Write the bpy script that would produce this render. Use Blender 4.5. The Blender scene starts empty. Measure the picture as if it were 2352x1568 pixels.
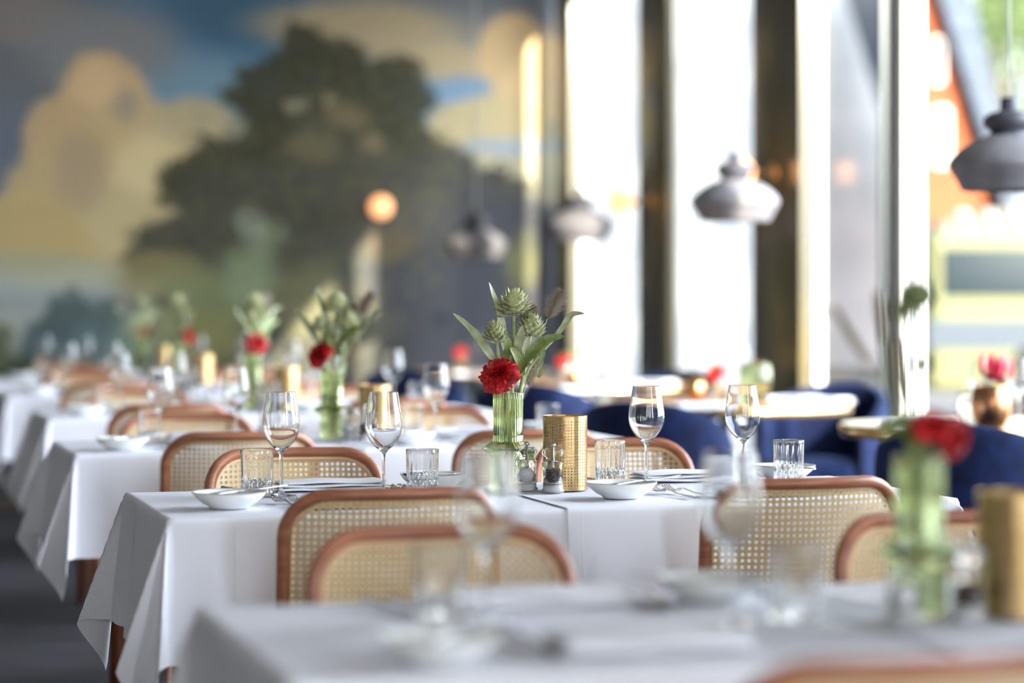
import bpy, bmesh, math, random
import numpy as np
from mathutils import Vector, Matrix, noise
random.seed(7)
S = bpy.context.scene
COL = S.collection
PI = math.pi
# ------------------------------------------------------------------ camera
cam_d = bpy.data.cameras.new('camera'); cam = bpy.data.objects.new('camera', cam_d); COL.objects.link(cam)
cam.location = (0, 0, 1.18); cam.rotation_euler = (PI/2, 0, 0)
cam_d.lens = 85; cam_d.sensor_width = 36; cam_d.shift_y = -94/2352
cam_d.dof.use_dof = True; cam_d.dof.focus_distance = 5.45; cam_d.dof.aperture_fstop = 1.5
cam_d.clip_end = 400
S.camera = cam
# ------------------------------------------------------------------ room frame: a = towards the windows, b = from the mural towards the camera
TR = math.radians(14.03)
RW = Vector((math.cos(TR), math.sin(TR), 0)); RD = Vector((-math.sin(TR), math.cos(TR), 0))
RC = Vector((.298, 17.6, 0))
def room(a, b, z=0): return RC + RW*a - RD*b + Vector((0, 0, z))
ROOM = Matrix.Translation(RC) @ Matrix(((RW.x, -RD.x, 0, 0), (RW.y, -RD.y, 0, 0), (0, 0, 1, 0), (0, 0, 0, 1)))
# ------------------------------------------------------------------ light
SKY, GLOW, SUNE = 1.7, 17.5, 18.0
w = bpy.data.worlds.new('world'); S.world = w; w.use_nodes = True
bg = w.node_tree.nodes['Background']; bg.inputs[0].default_value = (.80, .89, 1, 1); bg.inputs[1].default_value = SKY
sun_d = bpy.data.lights.new('sun', 'SUN'); sun = bpy.data.objects.new('sun', sun_d); COL.objects.link(sun)
sun_d.energy = SUNE; sun_d.color = (1, .93, .78); sun_d.angle = math.radians(.6)
sdir = (RD*1.0 - RW*.26 + Vector((0, 0, -.31))).normalized()
sun.rotation_euler = sdir.to_track_quat('-Z', 'Y').to_euler()
sun.location = (8, -8, 8)
# bright sky patch added as fill, aimed beside the sun; calmer sky elsewhere
wt = w.node_tree; tc_ = wt.nodes.new('ShaderNodeTexCoord'); dp = wt.nodes.new('ShaderNodeVectorMath'); dp.operation = 'DOT_PRODUCT'
glow_dir = (-RD*.50 + RW*.90 + Vector((0, 0, .45))).normalized(); dp.inputs[1].default_value = glow_dir
wt.links.new(tc_.outputs['Generated'], dp.inputs[0])
mr_ = wt.nodes.new('ShaderNodeMapRange'); mr_.interpolation_type = 'SMOOTHSTEP'; wt.links.new(dp.outputs['Value'], mr_.inputs[0])
mr_.inputs[1].default_value = .25; mr_.inputs[2].default_value = 1.0; mr_.inputs[3].default_value = SKY; mr_.inputs[4].default_value = GLOW
wt.links.new(mr_.outputs[0], bg.inputs[1])
S.view_settings.view_transform = 'Standard'; S.view_settings.look = 'None'
S.view_settings.exposure = 0.2; S.view_settings.gamma = 1
try: S.view_settings.use_curve_mapping = False
except Exception: pass
S.cycles.use_denoising = True
S.cycles.max_bounces = 14; S.cycles.transmission_bounces = 12; S.cycles.transparent_max_bounces = 24
S.cycles.glossy_bounces = 6; S.cycles.diffuse_bounces = 5
S.cycles.sample_clamp_indirect = 8; S.cycles.blur_glossy = .5
S.cycles.caustics_reflective = False; S.cycles.caustics_refractive = True

# ------------------------------------------------------------------ materials
def lin(r, g, b):
    f = lambda c: (c/255/12.92) if c <= 10 else ((c/255+.055)/1.055)**2.4
    return (f(r), f(g), f(b), 1)
def mat(name, color=(.8, .8, .8, 1), rough=.5, **kw):
    m = bpy.data.materials.new(name); m.use_nodes = True
    p = m.node_tree.nodes['Principled BSDF']
    p.inputs['Base Color'].default_value = color; p.inputs['Roughness'].default_value = rough
    for k, v in kw.items(): p.inputs[k.replace('_', ' ')].default_value = v
    return m
def nd(m, t, **kw):
    n = m.node_tree.nodes.new(t)
    for k, v in kw.items(): setattr(n, k, v)
    return n
def lk(m, a, b): m.node_tree.links.new(a, b)
def noisy(m, c1, c2, scale=20, detail=3, bump=0, dist=.01, stretch=(1, 1, 1), lo=.35, hi=.65):
    p = m.node_tree.nodes['Principled BSDF']
    tc = nd(m, 'ShaderNodeTexCoord'); mp = nd(m, 'ShaderNodeMapping'); mp.inputs['Scale'].default_value = stretch
    nz = nd(m, 'ShaderNodeTexNoise'); nz.inputs['Scale'].default_value = scale; nz.inputs['Detail'].default_value = detail
    mr = nd(m, 'ShaderNodeMapRange'); mr.inputs['From Min'].default_value = lo; mr.inputs['From Max'].default_value = hi
    mx = nd(m, 'ShaderNodeMix', data_type='RGBA'); mx.inputs[6].default_value = c1; mx.inputs[7].default_value = c2
    lk(m, tc.outputs['Object'], mp.inputs[0]); lk(m, mp.outputs[0], nz.inputs['Vector']); lk(m, nz.outputs['Fac'], mr.inputs[0])
    lk(m, mr.outputs[0], mx.inputs[0]); lk(m, mx.outputs[2], p.inputs['Base Color'])
    if bump:
        b = nd(m, 'ShaderNodeBump'); b.inputs['Strength'].default_value = bump; b.inputs['Distance'].default_value = dist
        lk(m, nz.outputs['Fac'], b.inputs['Height']); lk(m, b.outputs[0], p.inputs['Normal'])
    return m
M = {}
def linen(name, col):
    m = mat(name, col, .85); p = m.node_tree.nodes['Principled BSDF']
    tc = nd(m, 'ShaderNodeTexCoord'); hs = []
    for d in ('X', 'Y'):
        wv = nd(m, 'ShaderNodeTexWave', bands_direction=d); wv.inputs['Scale'].default_value = 190; wv.inputs['Distortion'].default_value = 1.5
        wv.inputs['Detail'].default_value = 2
        lk(m, tc.outputs['UV'], wv.inputs['Vector']); hs.append(wv)
    ad = nd(m, 'ShaderNodeMath', operation='ADD'); lk(m, hs[0].outputs['Fac'], ad.inputs[0]); lk(m, hs[1].outputs['Fac'], ad.inputs[1])
    # pressed fold lines of the ironed cloth
    sx_ = nd(m, 'ShaderNodeSeparateXYZ'); lk(m, tc.outputs['UV'], sx_.inputs[0]); tot = ad
    for ax, per in ((0, .36), (1, .33)):
        pp = nd(m, 'ShaderNodeMath', operation='PINGPONG'); pp.inputs[1].default_value = per/2; lk(m, sx_.outputs[ax], pp.inputs[0])
        r_ = nd(m, 'ShaderNodeMapRange', interpolation_type='SMOOTHSTEP'); r_.inputs[1].default_value = 0; r_.inputs[2].default_value = .004; r_.inputs[3].default_value = 9; r_.inputs[4].default_value = 0; lk(m, pp.outputs[0], r_.inputs[0])
        a2 = nd(m, 'ShaderNodeMath', operation='ADD'); lk(m, tot.outputs[0], a2.inputs[0]); lk(m, r_.outputs[0], a2.inputs[1]); tot = a2
    ad = tot
    b = nd(m, 'ShaderNodeBump'); b.inputs['Strength'].default_value = .12; b.inputs['Distance'].default_value = .0004
    lk(m, ad.outputs[0], b.inputs['Height']); lk(m, b.outputs[0], p.inputs['Normal'])
    return m
M['linen'] = linen('white_linen', (.80, .80, .86, 1))
M['napkin'] = mat('napkin_cotton', (.86, .86, .90, 1), .6)
M['wood'] = noisy(mat('bent_wood', rough=.32), lin(172, 112, 84), lin(142, 88, 64), 9, 3, stretch=(1, 1, 6))
M['leg_wood'] = noisy(mat('table_leg_wood', rough=.45), lin(120, 66, 36), lin(88, 46, 24), 9, 3, stretch=(6, 6, 1))
m = mat('woven_cane', lin(222, 196, 150), .5); M['cane'] = noisy(m, lin(218, 194, 150), lin(192, 162, 114), 260, 2, .3, .0006)
M['cane_trim'] = mat('cane_spline', lin(226, 190, 150), .45)
M['brass'] = noisy(mat('brushed_brass', rough=.30, Metallic=1.0), lin(200, 172, 126), lin(178, 148, 100), 30, 3, stretch=(1, 1, 12))
M['brass_edge'] = mat('polished_brass', lin(226, 188, 130), .24, Metallic=1.0)
M['copper'] = noisy(mat('hammered_copper', rough=.28, Metallic=1.0), lin(205, 150, 110), lin(170, 120, 84), 40, 2, .3, .002)
M['steel'] = mat('cutlery_steel', (.62, .62, .64, 1), .16, Metallic=1.0)
M['porcelain'] = mat('white_porcelain', (.84, .86, .85, 1), .18)
M['rim'] = mat('plate_rim', lin(150, 128, 110), .4)
M['velvet'] = noisy(mat('navy_velvet', rough=.9, Specular_IOR_Level=.2, Sheen_Weight=.12, Sheen_Roughness=.4), lin(5, 13, 40), lin(12, 26, 62), 22, 4, .1, .003)
M['velvet'].node_tree.nodes['Principled BSDF'].inputs['Sheen Tint'].default_value = (.22, .42, .95, 1)
M['table_wood'] = noisy(mat('oak_table_top', rough=.6), lin(176, 134, 92), lin(150, 108, 70), 6, 4, stretch=(1, 8, 1))
M['marble'] = noisy(mat('cream_marble', rough=.3), lin(228, 218, 190), lin(206, 196, 168), 8, 4)
M['cream_metal'] = mat('cream_leg_paint', lin(225, 216, 190), .4)
M['black_metal'] = mat('black_chair_leg', (.02, .02, .025, 1), .4)
M['lamp_grey'] = noisy(mat('matte_grey_lamp', rough=.55), lin(122, 119, 122), lin(108, 106, 110), 14, 3)
M['lamp_dark'] = mat('dark_lamp_cap', lin(66, 66, 74), .5)
M['lamp_inner'] = mat('lamp_inner', lin(190, 186, 190), .5)
M['cord_white'] = mat('white_textile_cord', (.75, .75, .72, 1), .8)
M['green_stem'] = noisy(mat('pale_green_stem', rough=.5), lin(172, 178, 128), lin(140, 150, 98), 60)
M['leaf'] = noisy(mat('green_leaf', rough=.45), lin(128, 142, 78), lin(92, 112, 50), 50, 3)
M['leaf_pale'] = noisy(mat('silver_green_leaf', rough=.5), lin(182, 186, 150), lin(150, 160, 118), 60, 3)
M['bract'] = noisy(mat('artichoke_bract', rough=.5), lin(206, 206, 164), lin(160, 166, 118), 55, 3)
M['bract_tip'] = mat('artichoke_tip', lin(142, 104, 92), .6)
m = mat('red_petal', lin(190, 16, 20), .55); M['red'] = noisy(m, lin(214, 20, 24), lin(140, 4, 10), 55, 3)
M['bristle'] = mat('plum_bristle', lin(150, 134, 124), .7)
M['seed'] = mat('grass_seed', lin(120, 104, 78), .7)
M['pod'] = mat('dark_seed_pod', lin(110, 120, 78), .7)
M['pink'] = mat('crimson_lily_petal', lin(214, 46, 84), .5)
M['yellow_green'] = mat('lime_leaf', lin(190, 205, 80), .5)
def glass(name, col=(1, 1, 1, 1), ior=1.48, rough=0.0):
    m = bpy.data.materials.new(name); m.use_nodes = True; nt = m.node_tree; nt.nodes.clear()
    o = nt.nodes.new('ShaderNodeOutputMaterial'); g = nt.nodes.new('ShaderNodeBsdfGlass')
    g.inputs['Color'].default_value = col; g.inputs['IOR'].default_value = ior; g.inputs['Roughness'].default_value = rough
    nt.links.new(g.outputs[0], o.inputs[0]); return m
M['glass'] = glass('clear_glass', (.985, .99, .99, 1))
M['green_glass'] = glass('green_ribbed_glass', (.90, .935, .80, 1))
M['acrylic'] = glass('clear_acrylic', (.99, .99, .99, 1), 1.22)
m = bpy.data.materials.new('window_pane'); m.use_nodes = True; nt = m.node_tree; nt.nodes.clear()
o_ = nt.nodes.new('ShaderNodeOutputMaterial'); mx = nt.nodes.new('ShaderNodeMixShader'); tr = nt.nodes.new('ShaderNodeBsdfTransparent'); gl = nt.nodes.new('ShaderNodeBsdfGlossy')
gl.inputs['Roughness'].default_value = 0.02; fr = nt.nodes.new('ShaderNodeFresnel'); fr.inputs['IOR'].default_value = 1.3
ge = nt.nodes.new('ShaderNodeNewGeometry'); sb = nt.nodes.new('ShaderNodeMath'); sb.operation = 'SUBTRACT'; sb.use_clamp = True; nt.links.new(fr.outputs[0], sb.inputs[0]); nt.links.new(ge.outputs['Backfacing'], sb.inputs[1])
nt.links.new(sb.outputs[0], mx.inputs[0]); nt.links.new(tr.outputs[0], mx.inputs[1]); nt.links.new(gl.outputs[0], mx.inputs[2]); nt.links.new(mx.outputs[0], o_.inputs[0])
M['pane'] = m
m = bpy.data.materials.new('sheer_voile'); m.use_nodes = True; nt = m.node_tree; nt.nodes.clear()
o_ = nt.nodes.new('ShaderNodeOutputMaterial'); mx = nt.nodes.new('ShaderNodeMixShader'); tr = nt.nodes.new('ShaderNodeBsdfTransparent'); tl = nt.nodes.new('ShaderNodeBsdfTranslucent')
df = nt.nodes.new('ShaderNodeBsdfDiffuse'); m2 = nt.nodes.new('ShaderNodeMixShader')
tl.inputs[0].default_value = (.37, .365, .34, 1); df.inputs[0].default_value = (.9, .9, .88, 1)
m2.inputs[0].default_value = .75; mx.inputs[0].default_value = .93
nt.links.new(df.outputs[0], m2.inputs[1]); nt.links.new(tl.outputs[0], m2.inputs[2])
nt.links.new(tr.outputs[0], mx.inputs[1]); nt.links.new(m2.outputs[0], mx.inputs[2]); nt.links.new(mx.outputs[0], o_.inputs[0])
M['sheer'] = m
nzt = nt.nodes.new('ShaderNodeTexNoise'); nzt.inputs['Scale'].default_value = 2.4; nzt.inputs['Detail'].default_value = 3  # noise paints dappled leaf shade into the voile's translucent colour
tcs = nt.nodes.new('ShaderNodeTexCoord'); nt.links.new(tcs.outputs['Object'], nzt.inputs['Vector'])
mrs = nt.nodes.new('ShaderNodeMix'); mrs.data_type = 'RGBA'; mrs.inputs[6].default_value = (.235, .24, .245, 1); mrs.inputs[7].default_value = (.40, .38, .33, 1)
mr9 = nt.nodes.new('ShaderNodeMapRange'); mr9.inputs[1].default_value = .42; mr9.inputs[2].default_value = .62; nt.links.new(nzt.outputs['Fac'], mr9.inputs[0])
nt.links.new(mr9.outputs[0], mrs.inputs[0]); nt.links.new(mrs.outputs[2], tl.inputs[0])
def emit(name, col, s):
    m = bpy.data.materials.new(name); m.use_nodes = True; p = m.node_tree.nodes['Principled BSDF']
    p.inputs['Base Color'].default_value = col; p.inputs['Emission Color'].default_value = col; p.inputs['Emission Strength'].default_value = s; return m
M['globe'] = emit('glowing_globe', (1, .46, .20, 1), 1.5)

# ------------------------------------------------------------------ mesh helpers
def mesh(name, verts, faces, mats, parent=None, smooth=True, mi=None, uv=None, merge=None):
    me = bpy.data.meshes.new(name); me.from_pydata([tuple(v) for v in verts], [], faces)
    for mm in (mats if isinstance(mats, (list, tuple)) else [mats]): me.materials.append(mm)
    if mi is not None: me.polygons.foreach_set('material_index', mi)
    if smooth: me.polygons.foreach_set('use_smooth', [True]*len(me.polygons))
    if uv is not None:
        l = me.uv_layers.new(name='UVMap'); vi = np.empty(len(me.loops), dtype=np.int32); me.loops.foreach_get('vertex_index', vi)
        l.data.foreach_set('uv', np.asarray(uv, dtype=np.float32)[vi].ravel())
    if merge:
        bm = bmesh.new(); bm.from_mesh(me); bmesh.ops.remove_doubles(bm, verts=bm.verts, dist=merge); bm.to_mesh(me); bm.free()
    me.update(); o = bpy.data.objects.new(name, me); COL.objects.link(o)
    if parent is not None: o.parent = parent
    return o
class G:
    """collects geometry for one mesh"""
    def __init__(s): s.v = []; s.f = []; s.mi = []; s.cur = 0
    def add(s, vs, fs):
        n = len(s.v); s.v += [Vector(v) for v in vs]; s.f += [tuple(i+n for i in f) for f in fs]; s.mi += [s.cur]*len(fs)
    def box(s, x0, x1, y0, y1, z0, z1):
        s.add([(x0, y0, z0), (x1, y0, z0), (x1, y1, z0), (x0, y1, z0), (x0, y0, z1), (x1, y0, z1), (x1, y1, z1), (x0, y1, z1)],
              [(0, 3, 2, 1), (4, 5, 6, 7), (0, 1, 5, 4), (1, 2, 6, 5), (2, 3, 7, 6), (3, 0, 4, 7)])
    def lathe(s, prof, seg=48, fn=None, close=True):
        vs = []; fs = []; n = len(prof)
        for k in range(seg):
            a = 2*PI*k/seg
            for (r, z) in prof:
                rr = fn(r, z, a) if fn else r
                vs.append((rr*math.cos(a), rr*math.sin(a), z))
        for k in range(seg):
            k2 = (k+1) % seg
            for i in range(n-1): fs.append((k*n+i, k2*n+i, k2*n+i+1, k*n+i+1))
            if close: fs.append((k*n+n-1, k2*n+n-1, k2*n, k*n))
        s.add(vs, fs)
    def tube(s, pts, rad, seg=10, cyc=False, cap=True, flat=None):
        pts = [Vector(p) for p in pts]; n = len(pts)
        R = rad if isinstance(rad, (list, tuple)) else [rad]*n
        vs = []; fs = []; up = None
        for i, p in enumerate(pts):
            t = (pts[(i+1) % n]-pts[i-1]) if cyc else (pts[min(i+1, n-1)]-pts[max(i-1, 0)])
            t.normalize()
            if up is None:
                up = Vector((0, 0, 1)) if abs(t.z) < .9 else Vector((0, 1, 0))
            up = (up - t*up.dot(t)).normalized(); sd = t.cross(up)
            for k in range(seg):
                a = 2*PI*k/seg; vs.append(p+(up*math.cos(a)*(flat or 1)+sd*math.sin(a))*R[i])
        m_ = n if cyc else n-1
        for i in range(m_):
            j = (i+1) % n
            for k in range(seg):
                k2 = (k+1) % seg; fs.append((i*seg+k, i*seg+k2, j*seg+k2, j*seg+k))
        if cap and not cyc:
            fs.append(tuple(range(seg))[::-1]); fs.append(tuple((n-1)*seg+k for k in range(seg)))
        s.add(vs, fs)
    def grid(s, nu, nv, fn, cu=False):
        vs = [fn(i/(nu if cu else nu-1), j/(nv-1)) for i in range(nu) for j in range(nv)]; fs = []
        for i in range(nu if cu else nu-1):
            i2 = (i+1) % nu
            for j in range(nv-1): fs.append((i*nv+j, i2*nv+j, i2*nv+j+1, i*nv+j+1))
        s.add(vs, fs)
    def xf(s, mx, a=0):
        for i in range(a, len(s.v)): s.v[i] = mx @ s.v[i]
    def obj(s, name, mats, parent=None, smooth=True, merge=None):
        return mesh(name, s.v, s.f, mats, parent, smooth, s.mi, None, merge)
def autosmooth(o, ang=40):
    me = o.data; bm = bmesh.new(); bm.from_mesh(me)
    for e in bm.edges:
        if len(e.link_faces) == 2 and e.calc_face_angle(0) > math.radians(ang): e.smooth = False
    bm.to_mesh(me); bm.free(); return o
def bevel(o, wd, seg=2):
    bm = bmesh.new(); bm.from_mesh(o.data)
    es = [e for e in bm.edges if len(e.link_faces) == 2 and e.calc_face_angle(0) > math.radians(35)]
    bmesh.ops.bevel(bm, geom=es, offset=wd, segments=seg, profile=.7, affect='EDGES', clamp_overlap=True)
    for f in bm.faces: f.smooth = True
    bm.to_mesh(o.data); bm.free(); return o
def empty(name, loc=(0, 0, 0), rz=0):
    o = bpy.data.objects.new(name, None); o.empty_display_size = .05; COL.objects.link(o); o.location = loc; o.rotation_euler = (0, 0, rz); return o
def tag(o, label=None, cat=None, group=None, kind=None):
    if label: o['label'] = label
    if cat: o['category'] = cat
    if group: o['group'] = group
    if kind: o['kind'] = kind
    return o
kids = {}
def dup(o, parent=None):
    c = o.copy(); COL.objects.link(c)
    if parent is not None: c.parent = parent
    for ch in list(o.children): dup(ch, c)
    return c
used = set()
def place(proto, loc, rz, label, cat, group=None, tilt=None, scale=None):
    """first call moves the prototype itself, later calls copy it with its parts"""
    if proto.name in used: o = dup(proto)
    else: used.add(proto.name); o = proto
    o.location = loc; o.rotation_euler = (tilt[0] if tilt else 0, tilt[1] if tilt else 0, rz)
    k_ = scale or 1; o.scale = (k_, k_, k_)
    for k in ('label', 'category', 'group'):
        if k in o: del o[k]
    return tag(o, label, cat, group)
def struct(o): o['kind'] = 'structure'; return o
def cr(P, n=3):
    R = []
    for i in range(len(P)-1):
        p0, p1, p2, p3 = P[max(i-1, 0)], P[i], P[i+1], P[min(i+2, len(P)-1)]
        for j in range(n):
            t = j/n; R.append(tuple(.5*((2*p1[k])+(-p0[k]+p2[k])*t+(2*p0[k]-5*p1[k]+4*p2[k]-p3[k])*t*t+(-p0[k]+3*p1[k]-3*p2[k]+p3[k])*t**3) for k in (0, 1)))
    return R+[P[-1]]
def rotm(v): # matrix taking +Z to direction v
    return Vector(v).normalized().to_track_quat('Z', 'Y').to_matrix().to_4x4()

# ------------------------------------------------------------------ room shell (built in room coordinates, then moved)
def rbox(name, m_, boxes, parent=None, smooth=False, bev=0):
    g = G()
    for b in boxes: g.box(*b)
    g.xf(ROOM)
    o = g.obj(name, m_, parent, smooth)
    if bev: bevel(o, bev)
    return o
AL, BB, HC = -8.0, 21.0, 4.3
HEAD = 3.51
m = noisy(mat('dark_carpet', rough=.95), lin(60, 60, 66), lin(40, 40, 46), 3.0, 6, .3, .004, stretch=(1, 5, 1)); M['carpet'] = m
M['oak_floor'] = noisy(mat('red_brown_boards', rough=.5), lin(92, 62, 50), lin(60, 42, 36), 4, 4, stretch=(8, 1, 1))
struct(rbox('floor', [M['carpet']], [(AL, .0, 0, BB, -.1, 0)]))
tb = rbox('trim_1', [M['oak_floor']], [(AL, -.9, 2.35, 3.2, 0, .012)]); struct(tb)
M['plaster'] = noisy(mat('warm_plaster', rough=.8), (.30, .28, .25, 1), (.26, .24, .22, 1), 4)
M['ceiling'] = noisy(mat('ceiling_plaster', rough=.9), (.86, .85, .83, 1), (.80, .79, .77, 1), 3)
struct(rbox('ceiling', [M['ceiling']], [(AL, .3, 0, BB, HC, HC+.2)]))
struct(rbox('wall_left', [M['plaster']], [(AL-.2, AL, 0, BB, 0, HC)]))
FW0, FW1 = -6.2, -.6
struct(rbox('wall_front', [M['plaster']], [(AL-.2, FW0, BB, BB+.2, 0, HC), (FW1, .3, BB, BB+.2, 0, HC), (FW0, FW1, BB, BB+.2, 0, .5), (FW0, FW1, BB, BB+.2, HEAD, HC)]))
M['dark_trim'] = mat('black_baseboard', (.012, .013, .014, 1), .5)
struct(rbox('baseboard_back', [M['dark_trim']], [(AL, -.02, .0, .06, 0, .42)], bev=.006))

# mural painting on the back wall, all pigment built from nodes
def mural():
    m = bpy.data.materials.new('landscape_mural'); m.use_nodes = True; nt = m.node_tree
    P = nt.nodes['Principled BSDF']; P.inputs['Roughness'].default_value = .75
    P.inputs['Specular IOR Level'].default_value = .25
    N = nt.nodes.new; L = nt.links.new
    tc = N('ShaderNodeTexCoord')
    def nz(scale, det, amp, off):
        n = N('ShaderNodeTexNoise'); n.inputs['Scale'].default_value = scale; n.inputs['Detail'].default_value = det; n.inputs['Roughness'].default_value = .6
        mp = N('ShaderNodeVectorMath'); mp.operation = 'ADD'; mp.inputs[1].default_value = (off, off*1.7, 0)
        L(tc.outputs['UV'], mp.inputs[0]); L(mp.outputs[0], n.inputs['Vector'])
        s = N('ShaderNodeVectorMath'); s.operation = 'SUBTRACT'; s.inputs[1].default_value = (.5, .5, .5); L(n.outputs['Color'], s.inputs[0])
        a = N('ShaderNodeVectorMath'); a.operation = 'SCALE'; a.inputs['Scale'].default_value = amp; L(s.outputs[0], a.inputs[0]); return a
    def warp(parts):
        cur = tc.outputs['UV']
        for p in parts:
            a = N('ShaderNodeVectorMath'); a.operation = 'ADD'; L(cur, a.inputs[0]); L(p.outputs[0], a.inputs[1]); cur = a.outputs[0]
        return cur
    soft = warp([nz(1.6, 3, .45, 3)]); leafy = warp([nz(1.9, 3, .75, 9), nz(5, 4, .5, 21), nz(14, 5, .30, 33)]); none = tc.outputs['UV']
    state = {}
    def base(c): state['c'] = None; state['v'] = c
    def blob(x, y, rx, ry, col, coord, edge=.5, op=1.0):
        # x, y, rx, ry in units of 100 picture pixels on the wall; converted with the UV scale
        s = N('ShaderNodeVectorMath'); s.operation = 'SUBTRACT'; L(coord, s.inputs[0]); s.inputs[1].default_value = (x/100, -y/100, 0)
        k = N('ShaderNodeVectorMath'); k.operation = 'MULTIPLY'; L(s.outputs[0], k.inputs[0]); k.inputs[1].default_value = (100/rx, 100/ry, 0)
        ln = N('ShaderNodeVectorMath'); ln.operation = 'LENGTH'; L(k.outputs[0], ln.inputs[0])
        mr = N('ShaderNodeMapRange'); mr.interpolation_type = 'SMOOTHSTEP'; L(ln.outputs['Value'], mr.inputs[0])
        mr.inputs[1].default_value = 1+edge/2; mr.inputs[2].default_value = max(0, 1-edge/2); mr.inputs[3].default_value = 0; mr.inputs[4].default_value = op
        mx = N('ShaderNodeMix'); mx.data_type = 'RGBA'; L(mr.outputs[0], mx.inputs[0])
        if state['c'] is None: mx.inputs[6].default_value = state['v']
        else: L(state['c'], mx.inputs[6])
        c = lin(*col)
        mx.inputs[7].default_value = c; state['c'] = mx.outputs[2]
    base(lin(112, 118, 122))
    # sky
    for a in [(60, 100, 220, 200, (104, 106, 110), .9), (450, 120, 260, 210, (84, 114, 136), .9), (560, 30, 200, 90, (70, 98, 118), .9), (420, 250, 160, 120, (112, 138, 152), .9),
              (50, 420, 90, 160, (98, 104, 116), .8), (60, 60, 130, 60, (128, 122, 118), .9), (230, 120, 160, 90, (126, 126, 126), 1.0),
              (1080, 190, 220, 120, (118, 140, 158), .8), (1000, 100, 200, 60, (128, 126, 120), .9), (1100, 20, 300, 60, (110, 112, 116), .9),
              (820, 60, 230, 60, (160, 146, 118), .9), (1000, 130, 160, 40, (166, 150, 120), .9)]:
        blob(*a[:4], a[4], soft, a[5])
    cl = [(230, 240, 100, 110, (196, 168, 128)), (150, 320, 100, 90, (186, 160, 122)), (300, 360, 140, 130, (186, 164, 124)), (430, 320, 110, 90, (176, 160, 126)),
          (230, 470, 220, 160, (182, 160, 118)), (110, 540, 180, 100, (178, 158, 112)), (380, 500, 200, 120, (180, 164, 126)), (60, 560, 120, 90, (172, 152, 108)),
          (1180, 110, 95, 90, (196, 168, 126)), (1230, 200, 110, 70, (188, 164, 126)), (1120, 290, 150, 80, (176, 160, 122)), (1200, 400, 120, 90, (170, 164, 138))]
    for i, a in enumerate(cl): blob(*a, soft, .28, .92)
    for a in [(330, 380, 80, 70, (204, 186, 144), .9), (210, 200, 50, 50, (208, 178, 138), .8), (180, 400, 60, 90, (160, 142, 116), .9), (280, 250, 30, 40, (150, 140, 122), .9), (60, 620, 240, 34, (150, 150, 124), .7),
              (100, 660, 300, 30, (150, 156, 150), .8), (300, 640, 260, 25, (160, 160, 136), .8), (60, 760, 160, 70, (146, 150, 140), .8), (1150, 330, 120, 20, (140, 150, 158), .9)]:
        blob(*a[:4], a[4], soft, a[5], .85)
    # large tree
    T = (56, 55, 42); Tm = (64, 63, 54); Tb = (58, 60, 66)
    for a in [(680, 95, 52, 48, T), (640, 150, 45, 35, T), (760, 130, 70, 50, T), (830, 190, 95, 62, T), (720, 200, 110, 80, T), (900, 160, 60, 40, T), (950, 210, 42, 34, T),
              (570, 180, 50, 28, T), (540, 230, 48, 28, T), (600, 250, 80, 50, T), (760, 300, 180, 100, T), (880, 270, 90, 60, T), (590, 320, 80, 60, T), (700, 400, 220, 110, T),
              (930, 340, 90, 60, T), (480, 360, 70, 50, T), (400, 410, 55, 38, T), (440, 450, 90, 50, T), (560, 470, 170, 100, Tm), (860, 440, 200, 110, Tm), (1020, 400, 80, 70, Tm), (1110, 400, 55, 26, Tm), (1160, 430, 70, 40, Tm),
              (1140, 390, 30, 20, T), (820, 600, 360, 160, Tm), (1060, 560, 190, 140, Tm), (1200, 560, 120, 110, Tb), (520, 600, 150, 90, Tm), (380, 560, 90, 60, Tm), (1000, 760, 420, 160, Tb), (650, 780, 300, 150, Tm), (340, 600, 70, 45, Tm)]:
        blob(*a[:4], a[4], leafy, .42, .95)
    # lighter foliage and gaps
    for a in [(360, 640, 100, 60, (128, 118, 82), .8), (450, 700, 120, 90, (112, 118, 84), .9), (560, 640, 60, 70, (124, 136, 106), .9), (590, 540, 40, 40, (128, 136, 112), .9), (420, 780, 120, 70, (116, 112, 74), .9),
              (700, 690, 90, 80, (104, 102, 76), 1.0), (820, 740, 80, 60, (98, 96, 76), 1.0), (780, 260, 50, 30, (112, 100, 76), 1.0), (700, 330, 60, 40, (100, 92, 72), 1.0),
              (660, 240, 26, 18, (150, 144, 120), .9), (740, 220, 18, 12, (140, 130, 104), .9), (840, 330, 30, 22, (118, 106, 84), .9), (520, 300, 24, 20, (150, 148, 130), .9), (560, 520, 28, 50, (126, 132, 118), .9), (960, 500, 80, 50, (98, 92, 74), 1.0),
              (1060, 640, 260, 240, (56, 57, 62), 1.0), (880, 560, 60, 40, (92, 80, 62), 1.0), (1195, 600, 36, 70, (104, 104, 72), 1.0)]:
        blob(*a[:4], a[4], leafy, a[5], .8)
    # dabs of olive and tan leaves inside the crown
    for sc_, off, c_, th in ((5.5, 40, (112, 104, 68), .60), (8, 60, (134, 122, 92), .66), (3.5, 80, (84, 86, 58), .52)):
        n2 = N('ShaderNodeTexNoise'); n2.inputs['Scale'].default_value = sc_; n2.inputs['Detail'].default_value = 5
        ad = N('ShaderNodeVectorMath'); ad.operation = 'ADD'; ad.inputs[1].default_value = (off, off, 0); L(tc.outputs['UV'], ad.inputs[0]); L(ad.outputs[0], n2.inputs['Vector'])
        m1 = N('ShaderNodeMapRange'); m1.interpolation_type = 'SMOOTHSTEP'; L(n2.outputs['Fac'], m1.inputs[0]); m1.inputs[1].default_value = th-.04; m1.inputs[2].default_value = th+.12; m1.inputs[4].default_value = .55
        s2 = N('ShaderNodeVectorMath'); s2.operation = 'SUBTRACT'; L(leafy, s2.inputs[0]); s2.inputs[1].default_value = (7.4, -4.4, 0)
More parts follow.
